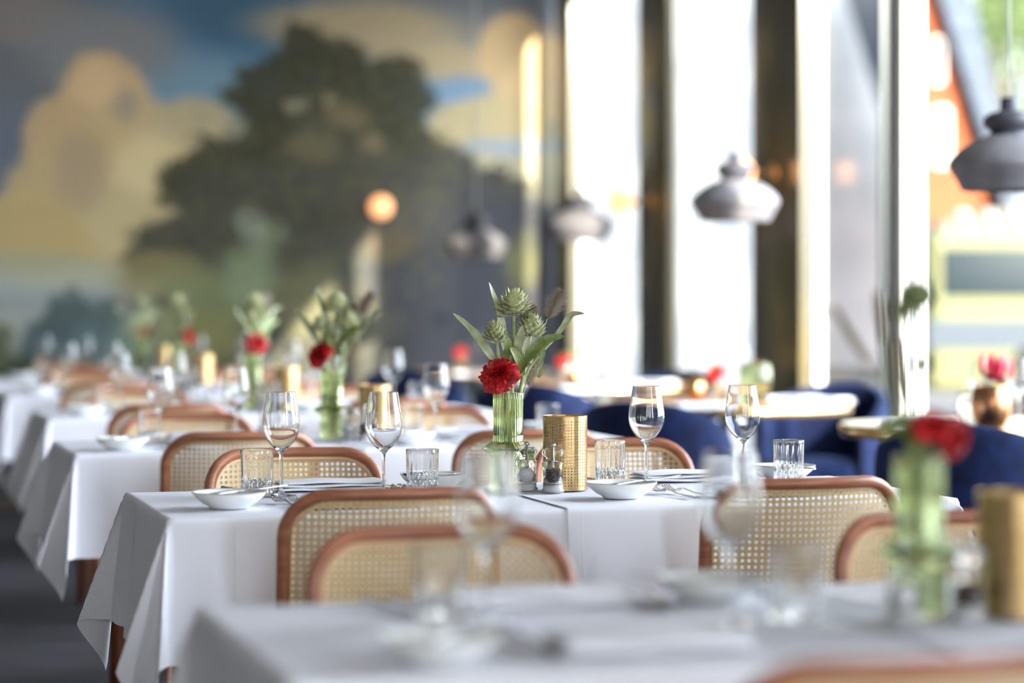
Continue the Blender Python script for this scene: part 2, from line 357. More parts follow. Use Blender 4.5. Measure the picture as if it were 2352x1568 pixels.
        k2 = N('ShaderNodeVectorMath'); k2.operation = 'MULTIPLY'; L(s2.outputs[0], k2.inputs[0]); k2.inputs[1].default_value = (1/3.6, 1/3.6, 0)
        l2 = N('ShaderNodeVectorMath'); l2.operation = 'LENGTH'; L(k2.outputs[0], l2.inputs[0])
        m2 = N('ShaderNodeMapRange'); m2.interpolation_type = 'SMOOTHSTEP'; L(l2.outputs['Value'], m2.inputs[0]); m2.inputs[1].default_value = 1.15; m2.inputs[2].default_value = .7; m2.inputs[3].default_value = 0; m2.inputs[4].default_value = 1
        mu = N('ShaderNodeMath'); mu.operation = 'MULTIPLY'; L(m1.outputs[0], mu.inputs[0]); L(m2.outputs[0], mu.inputs[1])
        mx = N('ShaderNodeMix'); mx.data_type = 'RGBA'; L(mu.outputs[0], mx.inputs[0]); L(state['c'], mx.inputs[6]); mx.inputs[7].default_value = lin(*c_); state['c'] = mx.outputs[2]
    # teal shrubs at the left
    for a in [(150, 740, 62, 72, (72, 84, 82)), (110, 800, 70, 70, (72, 84, 84)), (250, 740, 44, 50, (80, 92, 86)), (220, 820, 120, 80, (74, 88, 88)), (140, 900, 200, 60, (66, 74, 70)), (20, 880, 90, 70, (56, 62, 50)), (0, 800, 30, 60, (80, 84, 62))]:
        blob(*a, leafy, .35, .95)
    for a in [(300, 790, 60, 60, (118, 132, 122), .9), (340, 760, 60, 50, (122, 124, 92), .9), (200, 790, 30, 40, (92, 108, 108), .9)]:
        blob(*a[:4], a[4], leafy, a[5], .7)
    # brush texture
    n = N('ShaderNodeTexNoise'); n.inputs['Scale'].default_value = 14; n.inputs['Detail'].default_value = 4; L(none, n.inputs['Vector'])
    hv = N('ShaderNodeHueSaturation'); hv.inputs['Saturation'].default_value = 1.05
    mr = N('ShaderNodeMapRange'); L(n.outputs['Fac'], mr.inputs[0]); mr.inputs[3].default_value = .82*MURAL; mr.inputs[4].default_value = 1.18*MURAL
    L(mr.outputs[0], hv.inputs['Value']); L(state['c'], hv.inputs['Color']); L(hv.outputs[0], P.inputs['Base Color'])
    return m
MURAL = 1.4
M['mural'] = mural()
# the artwork is laid out flat on the wall: about 3.2 units per metre, measured from the window corner
def wall_uv(q, z): return (12.70+q*3.216, -(6.90-(z-1.18)*3.24))
nq, nz_ = 41, 3
vs = []; us = []; fs = []
for i in range(nq):
    for j in range(nz_):
        q = AL + (-AL)*i/(nq-1); z = HC*j/(nz_-1); vs.append(room(q, 0, z)); us.append(wall_uv(q, z))
for i in range(nq-1):
    for j in range(nz_-1): fs.append((i*nz_+j, (i+1)*nz_+j, (i+1)*nz_+j+1, i*nz_+j+1))
nb = len(vs)
vs += [room(AL, -.2, 0), room(.3, -.2, 0), room(.3, -.2, HC), room(AL, -.2, HC), room(.3, 0, 0), room(.3, 0, HC)]; us += [(0, 0)]*6
fs += [(nb+1, nb, nb+3, nb+2), ((nq-1)*nz_, nb+4, nb+5, (nq-1)*nz_+2)]
wb = mesh('wall_back', vs, fs, [M['mural']], None, False, None, us); struct(wb)

# window wall
M['column'] = noisy(mat('polished_bronze_panel', rough=.22, Specular_IOR_Level=.6), lin(92, 86, 66), lin(122, 106, 58), 2.2, 6, stretch=(1, 1, .6), lo=.5, hi=.75)
M['frame_dark'] = mat('dark_window_frame', lin(62, 70, 74), .35, Metallic=.3)
M['white_post'] = mat('white_painted_post', (.85, .85, .82, 1), .5)
cols = [(.05, .476), (2.10, 2.75), (4.27, 5.03)]
for k, (b0, b1) in enumerate(cols):
    o = rbox('trim_%d' % (k+2), [M['column']], [(0, .05, b0, b1, 0, HC)], bev=.004); struct(o)
struct(rbox('wall_right', [M['plaster']], [(.02, .22, 0, BB, HEAD, HC), (.02, .22, 0, BB, 0, .12), (.02, .22, 13.4, 17.54, .12, HEAD)]))  # last box: unseen solid stretch, added to dim the nearest table row
op = [(.476, 2.10), (2.75, 4.27), (5.03, 6.125)]
fr_edges = [6.25, 6.95, 9.2, 11.3, 13.4, 15.5, 17.6, 19.7, BB]
wins = list(op) + [(6.29, 9.14), (9.2, 11.24), (11.3, 13.34), (17.6, 19.64), (19.7, BB)]
for k, (b0, b1) in enumerate(wins):
    e = empty('window_%d' % (k+1), room(0, (b0+b1)/2, 0)); struct(e)
    g = G()
    for bx in [(.07, .12, b0, b0+(.001 if k == 3 else .03), .12, HEAD), (.07, .12, b1-.03, b1, .12, HEAD), (.07, .12, b0, b1, .12, .18), (.07, .12, b0, b1, HEAD-.05, HEAD)]: g.box(*bx)
    g.xf(e.matrix_world.inverted() if False else Matrix.Translation(-e.location) @ ROOM)
    g.obj('window_frame', M['frame_dark'] if k > 2 else M['white_post'], e, False)
    g = G(); g.box(.09, .096, b0+.03, b1-.03, .18, HEAD-.05); g.xf(Matrix.Translation(-e.location) @ ROOM)
    g.obj('pane', M['pane'], e, False)
    # portal for daylight
    ld = bpy.data.lights.new('window_portal', 'AREA'); ld.shape = 'RECTANGLE'; ld.size = b1-b0; ld.size_y = HEAD-.2
    ld.cycles.is_portal = True
    lo = bpy.data.objects.new('window_portal', ld); COL.objects.link(lo); lo.location = room(.15, (b0+b1)/2, (HEAD+.2)/2)
    zdir = RW  # portal faces into the room: its -Z points along -RW
    lo.matrix_world = Matrix.Translation(lo.location) @ Matrix(((RD.x, 0, RW.x, 0), (RD.y, 0, RW.y, 0), (0, 1, 0, 0), (0, 0, 0, 1)))
e = empty('window_11', room((FW0+FW1)/2, BB+.1, 0)); struct(e); g = G()  # unseen window added behind the camera to brighten the cloth fronts
for i in range(5): x = FW0+(FW1-FW0-.05)*i/4; g.box(x, x+.05, BB+.05, BB+.11, .5, HEAD)
g.box(FW0, FW1, BB+.05, BB+.11, .5, .56); g.box(FW0, FW1, BB+.05, BB+.11, HEAD-.05, HEAD); g.xf(Matrix.Translation(-e.location) @ ROOM); g.obj('window_frame', M['frame_dark'], e, False)
g = G(); g.box(FW0, FW1, BB+.075, BB+.082, .56, HEAD-.05); g.xf(Matrix.Translation(-e.location) @ ROOM); g.obj('pane', M['pane'], e, False)
ld = bpy.data.lights.new('window_portal', 'AREA'); ld.shape = 'RECTANGLE'; ld.size = FW1-FW0; ld.size_y = HEAD-.5; ld.cycles.is_portal = True
lo = bpy.data.objects.new('window_portal', ld); COL.objects.link(lo)
lo.matrix_world = Matrix.Translation(room((FW0+FW1)/2, BB+.14, (HEAD+.5)/2)) @ Matrix(((RW.x, 0, -RD.x, 0), (RW.y, 0, -RD.y, 0), (0, 1, 0, 0), (0, 0, 0, 1)))
struct(rbox('trim_5', [M['frame_dark']], [(-.015, .045, 6.125, 6.158, 0, HC)], bev=.002))
struct(rbox('trim_6', [M['white_post']], [(.045, .150, 6.16, 6.285, 0, HC)], bev=.004))
for i, b in enumerate([9.14, 11.24, 17.54, 19.64]):
    struct(rbox('trim_%d' % (7+i), [M['frame_dark']], [(0, .10, b, b+.06, .12, HEAD)]))
# sheer curtains: gently pleated voile hung just inside the glass
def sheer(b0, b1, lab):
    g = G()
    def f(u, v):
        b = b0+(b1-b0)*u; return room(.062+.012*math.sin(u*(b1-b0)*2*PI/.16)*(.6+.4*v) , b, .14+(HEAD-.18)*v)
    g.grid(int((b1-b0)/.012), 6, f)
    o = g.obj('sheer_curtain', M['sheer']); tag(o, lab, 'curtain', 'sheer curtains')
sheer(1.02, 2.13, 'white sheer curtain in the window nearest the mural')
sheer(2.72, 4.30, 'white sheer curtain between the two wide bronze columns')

M['fill_sheer'] = M['sheer'].copy(); M['fill_sheer'].name = 'fill_voile'  # brighter voile for the added window, turns its sun into soft fill
for n_ in M['fill_sheer'].node_tree.nodes:
    if n_.type == 'BSDF_TRANSLUCENT':
        for l_ in list(n_.inputs[0].links): M['fill_sheer'].node_tree.links.remove(l_)
        n_.inputs[0].default_value = (.6, .6, .6, 1)
    if n_.type == 'MIX_SHADER' and abs(n_.inputs[0].default_value-.93) < .01: n_.inputs[0].default_value = 1.0
g = G(); g.grid(520, 5, lambda u, v: room(FW0-.05+(FW1-FW0+.1)*u, BB-.03-.014*math.sin(u*200), .4+(HEAD-.3)*v))
tag(g.obj('sheer_curtain', M['fill_sheer']), 'white sheer curtain added to soften light from the added window behind the viewer', 'curtain', 'sheer curtains')
# ------------------------------------------------------------------ wall globes
def sconce():
    e = empty('globe_sconce'); g = G()
    g.lathe([(0, 0), (.055, 0), (.055, .012), (.05, .018), (0, .018)], 32, close=False); g.obj('backplate', M['brass_edge'], e)
    g = G(); g.tube([(0, 0, .015), (0, 0, .13)], .009, 12); g.lathe([(0, .115), (.02, .118), (.024, .135), (0, .14)], 20, close=False); g.obj('arm', M['brass_edge'], e)
    g = G(); R = .08
    g.lathe([(R*math.sin(PI*i/16), .21-R*math.cos(PI*i/16)) for i in range(17)], 32, close=False); g.obj('globe', M['globe'], e)
    return e
sc = sconce()
def mount(loc, nrm, lab):
    o = place(sc, loc, 0, lab, 'wall lamp', 'globe wall lamps')
    o.rotation_euler = nrm.to_track_quat('Z', 'Y').to_euler()
def q_of(px):  # position along the mural for a bearing
    k = (px-1176)/5553; return (k*RC.y-RC.x)/(RW.x-k*RW.y)
mount(room(q_of(862), 0, 1.84), -RD, 'lit opal globe lamp on the painted tree of the mural')
mount(room(0, 2.43, 1.80), -RW, 'glowing globe lamp on the middle bronze column')
mount(room(0, 4.66, 1.87), -RW, 'glowing globe lamp on the widest bronze column behind a grey pendant')

# ------------------------------------------------------------------ pendants
def pendant():
    e = empty('pendant_lamp'); g = G()
    R = .2
    pr = [(.155, -.085), (.158, -.08), (.168, -.058), (.188, -.025), (.2, 0), (.19, .022), (.165, .05), (.13, .075), (.095, .092), (.073, .10)]
    inner = [(.07, .094), (.09, .086), (.125, .069), (.16, .045), (.185, .018), (.194, 0), (.182, -.024), (.162, -.058), (.150, -.082)]
    top = pr[4:]; pr = cr(pr[:5], 3)[:-1]+cr(top, 4); inner = cr(inner[:6], 3)[:-1]+cr(inner[5:], 3); g.lathe(pr+inner, 72); g.obj('lamp_shade', M['lamp_grey'], e)
    g = G(); g.lathe(cr([(.07, .09), (.062, .105), (.062, .112), (.078, .13), (.084, .145), (.08, .16), (.066, .172), (.04, .180), (.030, .182)], 4)+[(.030, .222), (.026, .226), (.004, .226)], 56, close=False)
    g.obj('lamp_cap', M['lamp_dark'], e)
    g = G(); g.lathe([(0, .04), (.03, .045), (.035, .07), (.02, .095), (0, .097)], 24, close=False); g.obj('bulb', M['lamp_inner'], e)
    g = G(); g.tube([(0, 0, .222), (0, 0, HC-1.63)], .004, 8); g.obj('cord', M['cord_white'], e)
    return e
pn = pendant()
for X, Z, h, lab in [(1.655, 8.05, 1.63, 'grey pendant lamp cut off by the right picture edge'), (1.0, 10.85, 1.62, 'grey pendant lamp in front of the widest bronze column'),
                     (.40, 14.1, 1.61, 'grey pendant lamp hanging by the narrow first column'), (-.235, 15.6, 1.54, 'grey pendant lamp hanging in front of the mural tree')]:
    place(pn, (X, Z, h), 0, lab, 'lamp', 'grey pendant lamps')
    
# ------------------------------------------------------------------ cloth drape by a small position-based solver
def drape(xl, side, seed, off=0.0, step=.0125):
    """hanging cloth for one table. Built for the left table (overhang at -x, front -y and back +y); side mirrors it.
    Edges fall nearly straight with soft ripples; each free corner falls in two pleats with the tip hanging between them."""
    D = DR; x0, x1, y0, y1 = -HW-off, xl, -HD-off, HD+off; H = TH+.002
    nx = int(round((x1-x0+D)/step))+1; ny = int(round((y1-y0+2*D)/step))+1
    # place grid lines exactly on the table edges
    def lines(a, b, c, d, st):
        r = []
        for p, q in ((a, b), (b, c), (c, d)):
            if q-p < 1e-6: continue
            n = max(1, int(round((q-p)/st))); r += list(np.linspace(p, q, n+1)[(1 if r else 0):])
        return np.array(r)
    xs = lines(x0-D, x0, x1, x1, step); ys = lines(y0-D, y0, y1, y1+D, step); nx, ny = len(xs), len(ys)
    kp = [0, 22.5, 45, 67.5, 90]
    rs = np.random.RandomState(seed)
    def key(front):
        j_ = rs.uniform(-.03, .03, 6)
        if front: return [(.10, .0), (.34+j_[0], .20), (.08+j_[1], .10), (.10, .38+j_[2]), (.0, .09)]
        return [(.10, .0), (.33+j_[3], .10), (.12+j_[4], .08), (.10, .34+j_[5]), (.0, .08)]
    K = {0: key(True), 1: key(False)}
    def dirn(k, ph):
        t = min(3.999, max(0, ph/22.5)); i_ = int(t); f = t-i_; P = K[k]; g_ = lambda n: P[min(4, max(0, n))]
        o = []
        for c in (0, 1):
            p0_, p1_, p2_, p3_ = g_(i_-1)[c], g_(i_)[c], g_(i_+1)[c], g_(i_+2)[c]
            o.append(.5*(2*p1_+(-p0_+p2_)*f+(2*p0_-5*p1_+4*p2_-p3_)*f*f+(-p0_+3*p1_-3*p2_+p3_)*f**3))
        return o
    phs = rs.uniform(0, 6, 8)
    P = np.zeros((nx, ny, 3))
    def prof(e): # distance over the edge -> outward, down; small rounded bend
        r = .006
        if e < r*PI/2: a = e/r; return r*math.sin(a)*.6, r*(1-math.cos(a))
        return r*.6, e-r*PI/2+r
    for i, x in enumerate(xs):
        ex = x0-x
        for j, y in enumerate(ys):
            k = 0 if y < 0 else 1; ey = (y0-y) if k == 0 else (y-y1); sg = -1 if k == 0 else 1
            if ex <= 0 and ey <= 0: P[i, j] = (x, y, H); continue
            if ex > 0 and ey > 0:
                r = math.hypot(ex, ey); ph = math.degrees(math.atan2(ey, ex)); a, b = dirn(k, ph); dz = math.sqrt(max(.05, 1-a*a-b*b)); o_, d_ = prof(r); q = d_
                P[i, j] = (x0-a*q-o_*.7, (y0 if k == 0 else y1)+sg*(b*q+o_*.7), H-dz*q)
            elif ex > 0:
                o_, d_ = prof(ex); s_ = (y-y0)/(y1-y0); bl = min(1, s_/.25, (1-s_)/.25); bl = bl*bl*(3-2*bl)
                rp = (.07+.06*math.sin(s_*9+phs[0])+.04*math.sin(s_*21+phs[1])); a = .10*(1-bl)+rp*bl; P[i, j] = (x0-o_-a*d_, y, H-d_*math.sqrt(1-a*a))
            else:
                o_, d_ = prof(ey); s_ = (x-x0)/.9; bl = min(1, s_/.22); bl = bl*bl*(3-2*bl)
                rp = .09+.075*math.sin(s_*9+phs[2+k])+.04*math.sin(s_*21+phs[4+k]); a = (.09 if k == 0 else .08)*(1-bl)+rp*bl
                P[i, j] = (x, (y0 if k == 0 else y1)+sg*(o_+a*d_), H-d_*math.sqrt(1-a*a))
    return P, nx, ny, xs, ys
def cloth_obj(name, D, flip=False, dz=0):
    P, nx, ny, xs, ys = D
    Q = P.reshape(-1, 3).copy()
    Q[:, 2] += dz
    if flip: Q[:, 0] *= -1
    idx = np.arange(nx*ny).reshape(nx, ny)
    a, b, c, d = idx[:-1, :-1], idx[1:, :-1], idx[1:, 1:], idx[:-1, 1:]
    F = np.stack([a, b, c, d] if not flip else [a, d, c, b], -1).reshape(-1, 4)
    U = np.stack(np.meshgrid(xs, ys, indexing='ij'), -1).reshape(-1, 2)
    return mesh(name, Q.tolist(), F.tolist(), [M['linen']], None, True, None, U)
HW, HD, TH = .855, .345, .746
# left table of a pair spans u -.855 .. 0, right table 0 .. .855; each cloth reaches a little over the joint
DR = .29
cl_left = drape(.03, 0, 3); cl_right = drape(.03, 1, 11, off=.002)
proto_cl = cloth_obj('tablecloth', cl_left); proto_cr = cloth_obj('tablecloth', cl_right, flip=True, dz=.003)

# ------------------------------------------------------------------ furniture and tableware prototypes
def rrect(w_, h_, r, n=8):
    """rounded rectangle outline in x (centred), z from 0 to h_ (list, closed)"""
    pts = []
    for cx, cz, a0 in ((w_/2-r, h_-r, 0), (-w_/2+r, h_-r, PI/2), (-w_/2+r, r, PI), (w_/2-r, r, 3*PI/2)):
        for i in range(n+1):
            a = a0+PI/2*i/n; pts.append((cx+r*math.cos(a), cz+r*math.sin(a)))
    return pts
def hole_cells(g, nu, nv, pu, pv, hu, hv, test, pos, dash=False, both=.0):
    """plate of nu x nv cells with an octagonal hole each; pos(u, v, side) maps plate coordinates to 3D"""
    for side in ((0, 1) if both else (0,)):
        vs = []; fs = []
        for i in range(nu):
            for j in range(nv):
                cu = (i+.5-nu/2)*pu; cv = (j+.5-nv/2)*pv
                if not test(cu, cv): continue
                n = len(vs)
                outer = [(-1, -1), (0, -1), (1, -1), (1, 0), (1, 1), (0, 1), (-1, 1), (-1, 0)]
                t = .42
                inner = [(-t, -1), (t, -1), (1, -t), (1, t), (t, 1), (-t, 1), (-1, t), (-1, -t)]
                oo = [(-1, -1), (1, -1), (1, -1), (1, 1), (1, 1), (-1, 1), (-1, 1), (-1, -1)]
                for (a, b) in [(-1, -1), (1, -1), (1, 1), (-1, 1)]: vs.append(pos(cu+a*pu/2, cv+b*pv/2, side))
                for (a, b) in inner: vs.append(pos(cu+a*hu/2, cv+b*hv/2, side))
                q = [(0, 1, n and 0, 0)]
                I = [n+4+k for k in range(8)]; C_ = [n, n+1, n+2, n+3]
                ff = [(C_[0], C_[1], I[1], I[0]), (C_[1], I[2], I[1]), (C_[1], C_[2], I[3], I[2]), (C_[2], I[4], I[3]), (C_[2], C_[3], I[5], I[4]), (C_[3], I[6], I[5]), (C_[3], C_[0], I[7], I[6]), (C_[0], I[0], I[7])]
                fs += [f if side == 0 else f[::-1] for f in ff]
        g.add(vs, fs)
def chair():
    e = empty('cane_chair')
    W_, ZB, ZT = .425, .475, .805
    def bend(x, z, off=0):  # back curves gently in plan and leans back
        t = (z-.45)/.36; return Vector((x, -.215-.035*t+.055*(x/.21)**2*1.0-.03+off, z))
    out = [bend(x, z+ZB) for x, z in rrect(W_-.0, ZT-ZB, .085, 8)]
    # finer straight runs
    pts = []
    n = len(out)
    for i in range(n):
        a, b = out[i], out[(i+1) % n]; k = max(1, int((b-a).length/.03))
        for j in range(k):
            q = a.lerp(b, j/k); pts.append(bend(q.x, q.z))
    g = G(); g.tube(pts, .0125, 12, cyc=True); g.obj('back_frame', M['wood'], e)
    ins = [(x, z) for x, z in rrect(W_-.032, ZT-ZB-.032, .072, 8)]
    pts = []
    for i in range(len(ins)):
        a, b = ins[i], ins[(i+1) % len(ins)]; k = max(1, int(math.dist(a, b)/.03))
        for j in range(k): pts.append(bend(a[0]+(b[0]-a[0])*j/k, a[1]+(b[1]-a[1])*j/k+ZB+.016, .004))
    g = G(); g.tube(pts, .0045, 8, cyc=True); g.obj('cane_border', M['cane_trim'], e)
    p = .01285; w2, h2, r = (W_-.02)/2, (ZT-ZB-.02)/2, .078
    def inside(cu, cv):
        x, y = abs(cu), abs(cv)
        if x > w2 or y > h2: return False
        if x > w2-r and y > h2-r: return math.hypot(x-(w2-r), y-(h2-r)) < r
        return True
    zc = (ZB+ZT)/2
    g = G(); hole_cells(g, 33, 26, p, p, .0074, .0074, inside, lambda u, v, s: bend(u, zc+v, .0006 if s == 0 else -.0012), both=1)
    g.obj('cane_panel', M['cane'], e, merge=.0004)
    # side rails of the back down to the seat, then the seat and legs
    for sx in (-1, 1):
        g = G(); g.tube([bend(sx*W_/2, .55), bend(sx*W_/2, .47), (sx*.205, -.19, .40), (sx*.20, -.20, .2), (sx*.20, -.225, 0)], [.0125, .0125, .013, .012, .010], 12); g.obj('leg', M['wood'], e)
        g = G(); g.tube([(sx*.195, .20, .425), (sx*.195, .20, .2), (sx*.19, .21, 0)], [.015, .013, .010], 12); g.obj('leg', M['wood'], e)
    g = G(); sp = [(x, z-.205, .425) for x, z in rrect(.40, .42, .07, 6)]; g.tube(sp, .0145, 10, cyc=True); g.obj('seat_frame', M['wood'], e)
    g = G(); hole_cells(g, 29, 30, p, p, .0074, .0074, lambda a, b: abs(a) < .19 and abs(b) < .2 and not (abs(a) > .14 and abs(b) > .15), lambda u, v, s: Vector((u, v+.005, .429 if s == 0 else .427)), both=1)
    g.obj('seat', M['cane'], e, merge=.0004)
    return e
p_chair = chair()
def white_table(side):
    e = empty('dining_table')
    g = G(); x0, x1 = (-HW+.014, -.004) if side == 0 else (.004, HW-.014)
    g.box(x0, x1, -HD+.014, HD-.014, .714, .7435); bevel(g.obj('tabletop', M['leg_wood'], e), .003)
    for x in (x0+.17, x1-.13):
        for y in (-HD+.06, HD-.06):
            g = G(); g.tube([(x, y, .714), (x, y, .0)], [.024, .016], 16); g.obj('leg', M['leg_wood'], e)
    return e
p_tab = [white_table(0), white_table(1)]
def wineglass():
    out = [(0, 0), (.030, .0004), (.0308, .0012), (.030, .002), (.018, .0035), (.009, .006), (.005, .012), (.0037, .03), (.0034, .06), (.0037, .085), (.0055, .094), (.010, .1005), (.018, .108), (.027, .1175), (.0345, .129), (.0392, .141), (.0412, .153), (.0408, .168), (.0388, .185), (.0356, .205), (.0318, .2285)]
    inn = [(.0311, .2284), (.0346, .205), (.0379, .185), (.0399, .168), (.0403, .153), (.0383, .1415), (.0335, .130), (.0258, .119), (.0165, .110), (.008, .1045), (0, .1025)]
    A_, B_ = cr(out, 3), cr(inn, 3); lp = lambda p, q, t: (p[0]+(q[0]-p[0])*t, p[1]+(q[1]-p[1])*t)
    pr = A_[:-1]+[lp(A_[-2], A_[-1], .93), A_[-1], (.03145, .22875), B_[0], lp(B_[0], B_[1], .07)]+B_[1:]; pr = [(max(r, 0.0), z) for r, z in pr]
    g = G(); g.lathe(pr, 56, close=False)
    o = g.obj('wine_glass', M['glass'], merge=1e-5); return o
p_glass = wineglass()
def tumbler():
    H_ = .101
    def fn(r, z, a):
        if r < .03 or r == .0352: return r
        k = abs(math.sin(a*9)); up = min(1, max(0, (z-.03)/.004))
        if z < .032: return r*(1-.05*abs(math.sin(a*18)))
        f = max(0, 1-(z-.032)/.045) ; return r*(1-.045*(1-k)*min(1, f*1.3)-.008*(1-k)*(z < .09))
    pr = [(0, 0), (.028, 0), (.0335, .001), (.0345, .006), (.0345, .016), (.0335, .0165), (.0345, .017), (.0346, .027), (.0334, .031), (.0348, .034), (.0352, .05), (.0357, .07), (.0362, .088), (.0365, .0985), (.0360, .101), (.0352, .1005)]
    pi = [(.0346, .09), (.034, .07), (.0328, .045), (.0316, .030), (.0290, .024), (.015, .0225), (0, .022)]
    g = G(); vs = []; seg = 108; prof = pr+pi; n = len(prof); no = len(pr)
    for k in range(seg):
        a = 2*PI*k/seg
        for i, (r, z) in enumerate(prof):
            rr = fn(r, z, a) if (0 < i < no-2) else r
            vs.append((rr*math.cos(a), rr*math.sin(a), z))
    fs = [(k*n+i, ((k+1) % seg)*n+i, ((k+1) % seg)*n+i+1, k*n+i+1) for k in range(seg) for i in range(n-1)]
    g.add(vs, fs); o = g.obj('cut_glass_tumbler', M['glass'], merge=1e-5); return autosmooth(o, 28)
p_tum = tumbler()
def plate():
    e = empty('side_plate')
    g = G(); g.lathe([(0, .0), (.040, 0), (.042, .003), (.055, .010), (.068, .0205), (.0772, .0328), (.0765, .0345), (.0745, .0330), (.066, .0225), (.052, .0125), (.035, .0075), (0, .007)], 72, close=False); g.obj('dish', M['porcelain'], e, merge=1e-5)
    g = G(); g.tube([(.0771*math.cos(a), .0771*math.sin(a), .0340) for a in [2*PI*k/72 for k in range(72)]], .0007, 6, cyc=True); g.obj('rim_line', M['rim'], e)
    return e
p_plate = plate()
def strip(g, pts, wid, th=.0016, z_sc=1):
    """flat metal bar along pts (x across) with widths"""
    n = len(pts); vs = []; fs = []
    for (x, y, z), w_ in zip(pts, wid):
        vs += [(x-w_/2, y, z), (x-w_/4, y, z+th*.8), (x+w_/4, y, z+th*.8), (x+w_/2, y, z), (x+w_/4, y, z-th*.4), (x-w_/4, y, z-th*.4)]
    for i in range(n-1):
        for k in range(6): fs.append((i*6+k, i*6+(k+1) % 6, (i+1)*6+(k+1) % 6, (i+1)*6+k))
    fs += [(5, 4, 3, 2, 1, 0), tuple((n-1)*6+k for k in range(6))]
    g.add(vs, fs)
def fork(L=.195):
    g = G(); k = L/.195
    strip(g, [(0, -.105*k, .0045), (0, -.085*k, .0035), (0, -.03*k, .006), (0, .01*k, .012), (0, .028*k, .0105), (0, .036*k, .007), (0, .044*k, .005)], [.013*k, .0145*k, .007*k, .0055*k, .012*k, .021*k, .023*k], .002)
    for i in range(4):
        x = (-.009+.006*i)*k
        strip(g, [(x, .043*k, .005), (x, .06*k, .0048), (x, .078*k, .010), (x, .088*k, .0145)], [.0046*k, .0032*k, .0028*k, .0012*k], .002)
    return g.obj('fork', M['steel'])
def knife(L=.22):
    e = empty('table_knife'); k = L/.22
    g = G(); strip(g, [(0, -.11*k, .006), (0, -.10*k, .006), (0, -.05*k, .006), (0, -.015*k, .0055)], [.008*k, .014*k, .013*k, .010*k], .0042); g.obj('handle', M['steel'], e)
    g = G(); strip(g, [(0, -.015*k, .0055), (0, -.005*k, .005), (.001*k, .04*k, .005), (.002*k, .08*k, .005), (.0035*k, .100*k, .005), (.006*k, .110*k, .005)], [.008*k, .013*k, .018*k, .0185*k, .014*k, .003*k], .0012); g.obj('blade', M['steel'], e)
    return e
def spoon():
    g = G()
    strip(g, [(0, -.09, .005), (0, -.07, .004), (0, -.02, .006), (0, .02, .012), (0, .034, .010)], [.011, .012, .006, .0045, .008], .002)
    a = len(g.v)
    g.grid(20, 6, lambda u, v: Vector((.017*v*math.cos(2*PI*u)*(1.0), .058+.026*v*math.sin(2*PI*u), .003+.009*v*v)), cu=True)
    g.grid(20, 6, lambda u, v: Vector((.017*v*math.cos(-2*PI*u), .058+.026*v*math.sin(-2*PI*u), .0018+.0094*v*v)), cu=True)
    return g.obj('spoon', M['steel'])
p_fork, p_knife, p_spoon = fork(), knife(), spoon()
def napkin():
    """folded cloth, three plump layers"""
    g = G(); Lx, Ly = .125, .052
    z = 0
    for k in range(3):
        th = .0075; yo = .002*(k % 2); xo = .002*k
        def f(u, v, z=z, th=th, xo=xo, yo=yo, k=k):
            a = 2*PI*v; sx = math.copysign(abs(math.cos(a))**.35, math.cos(a)); sz = math.copysign(abs(math.sin(a))**.8, math.sin(a))
            x = (u-.5)*2*(Lx-xo); wob = .0012*math.sin(u*9+k*2)
            edge = max(0, abs(u-.5)*2-.93)/.07
            return Vector((x, sx*(Ly-xo*.5)+yo, z+th/2+sz*th/2*(1-edge*.75)*1.0+wob+.001*k))
        a0 = len(g.v); g.grid(24, 29, f)
        g.add([g.v[a0+i].copy() for i in range(29)], [tuple(range(29))]); g.add([g.v[a0+23*29+i].copy() for i in range(29)], [tuple(range(29))[::-1]])
        z += th*.93
    return g.obj('folded_napkin', M['napkin'])
p_nap = napkin()
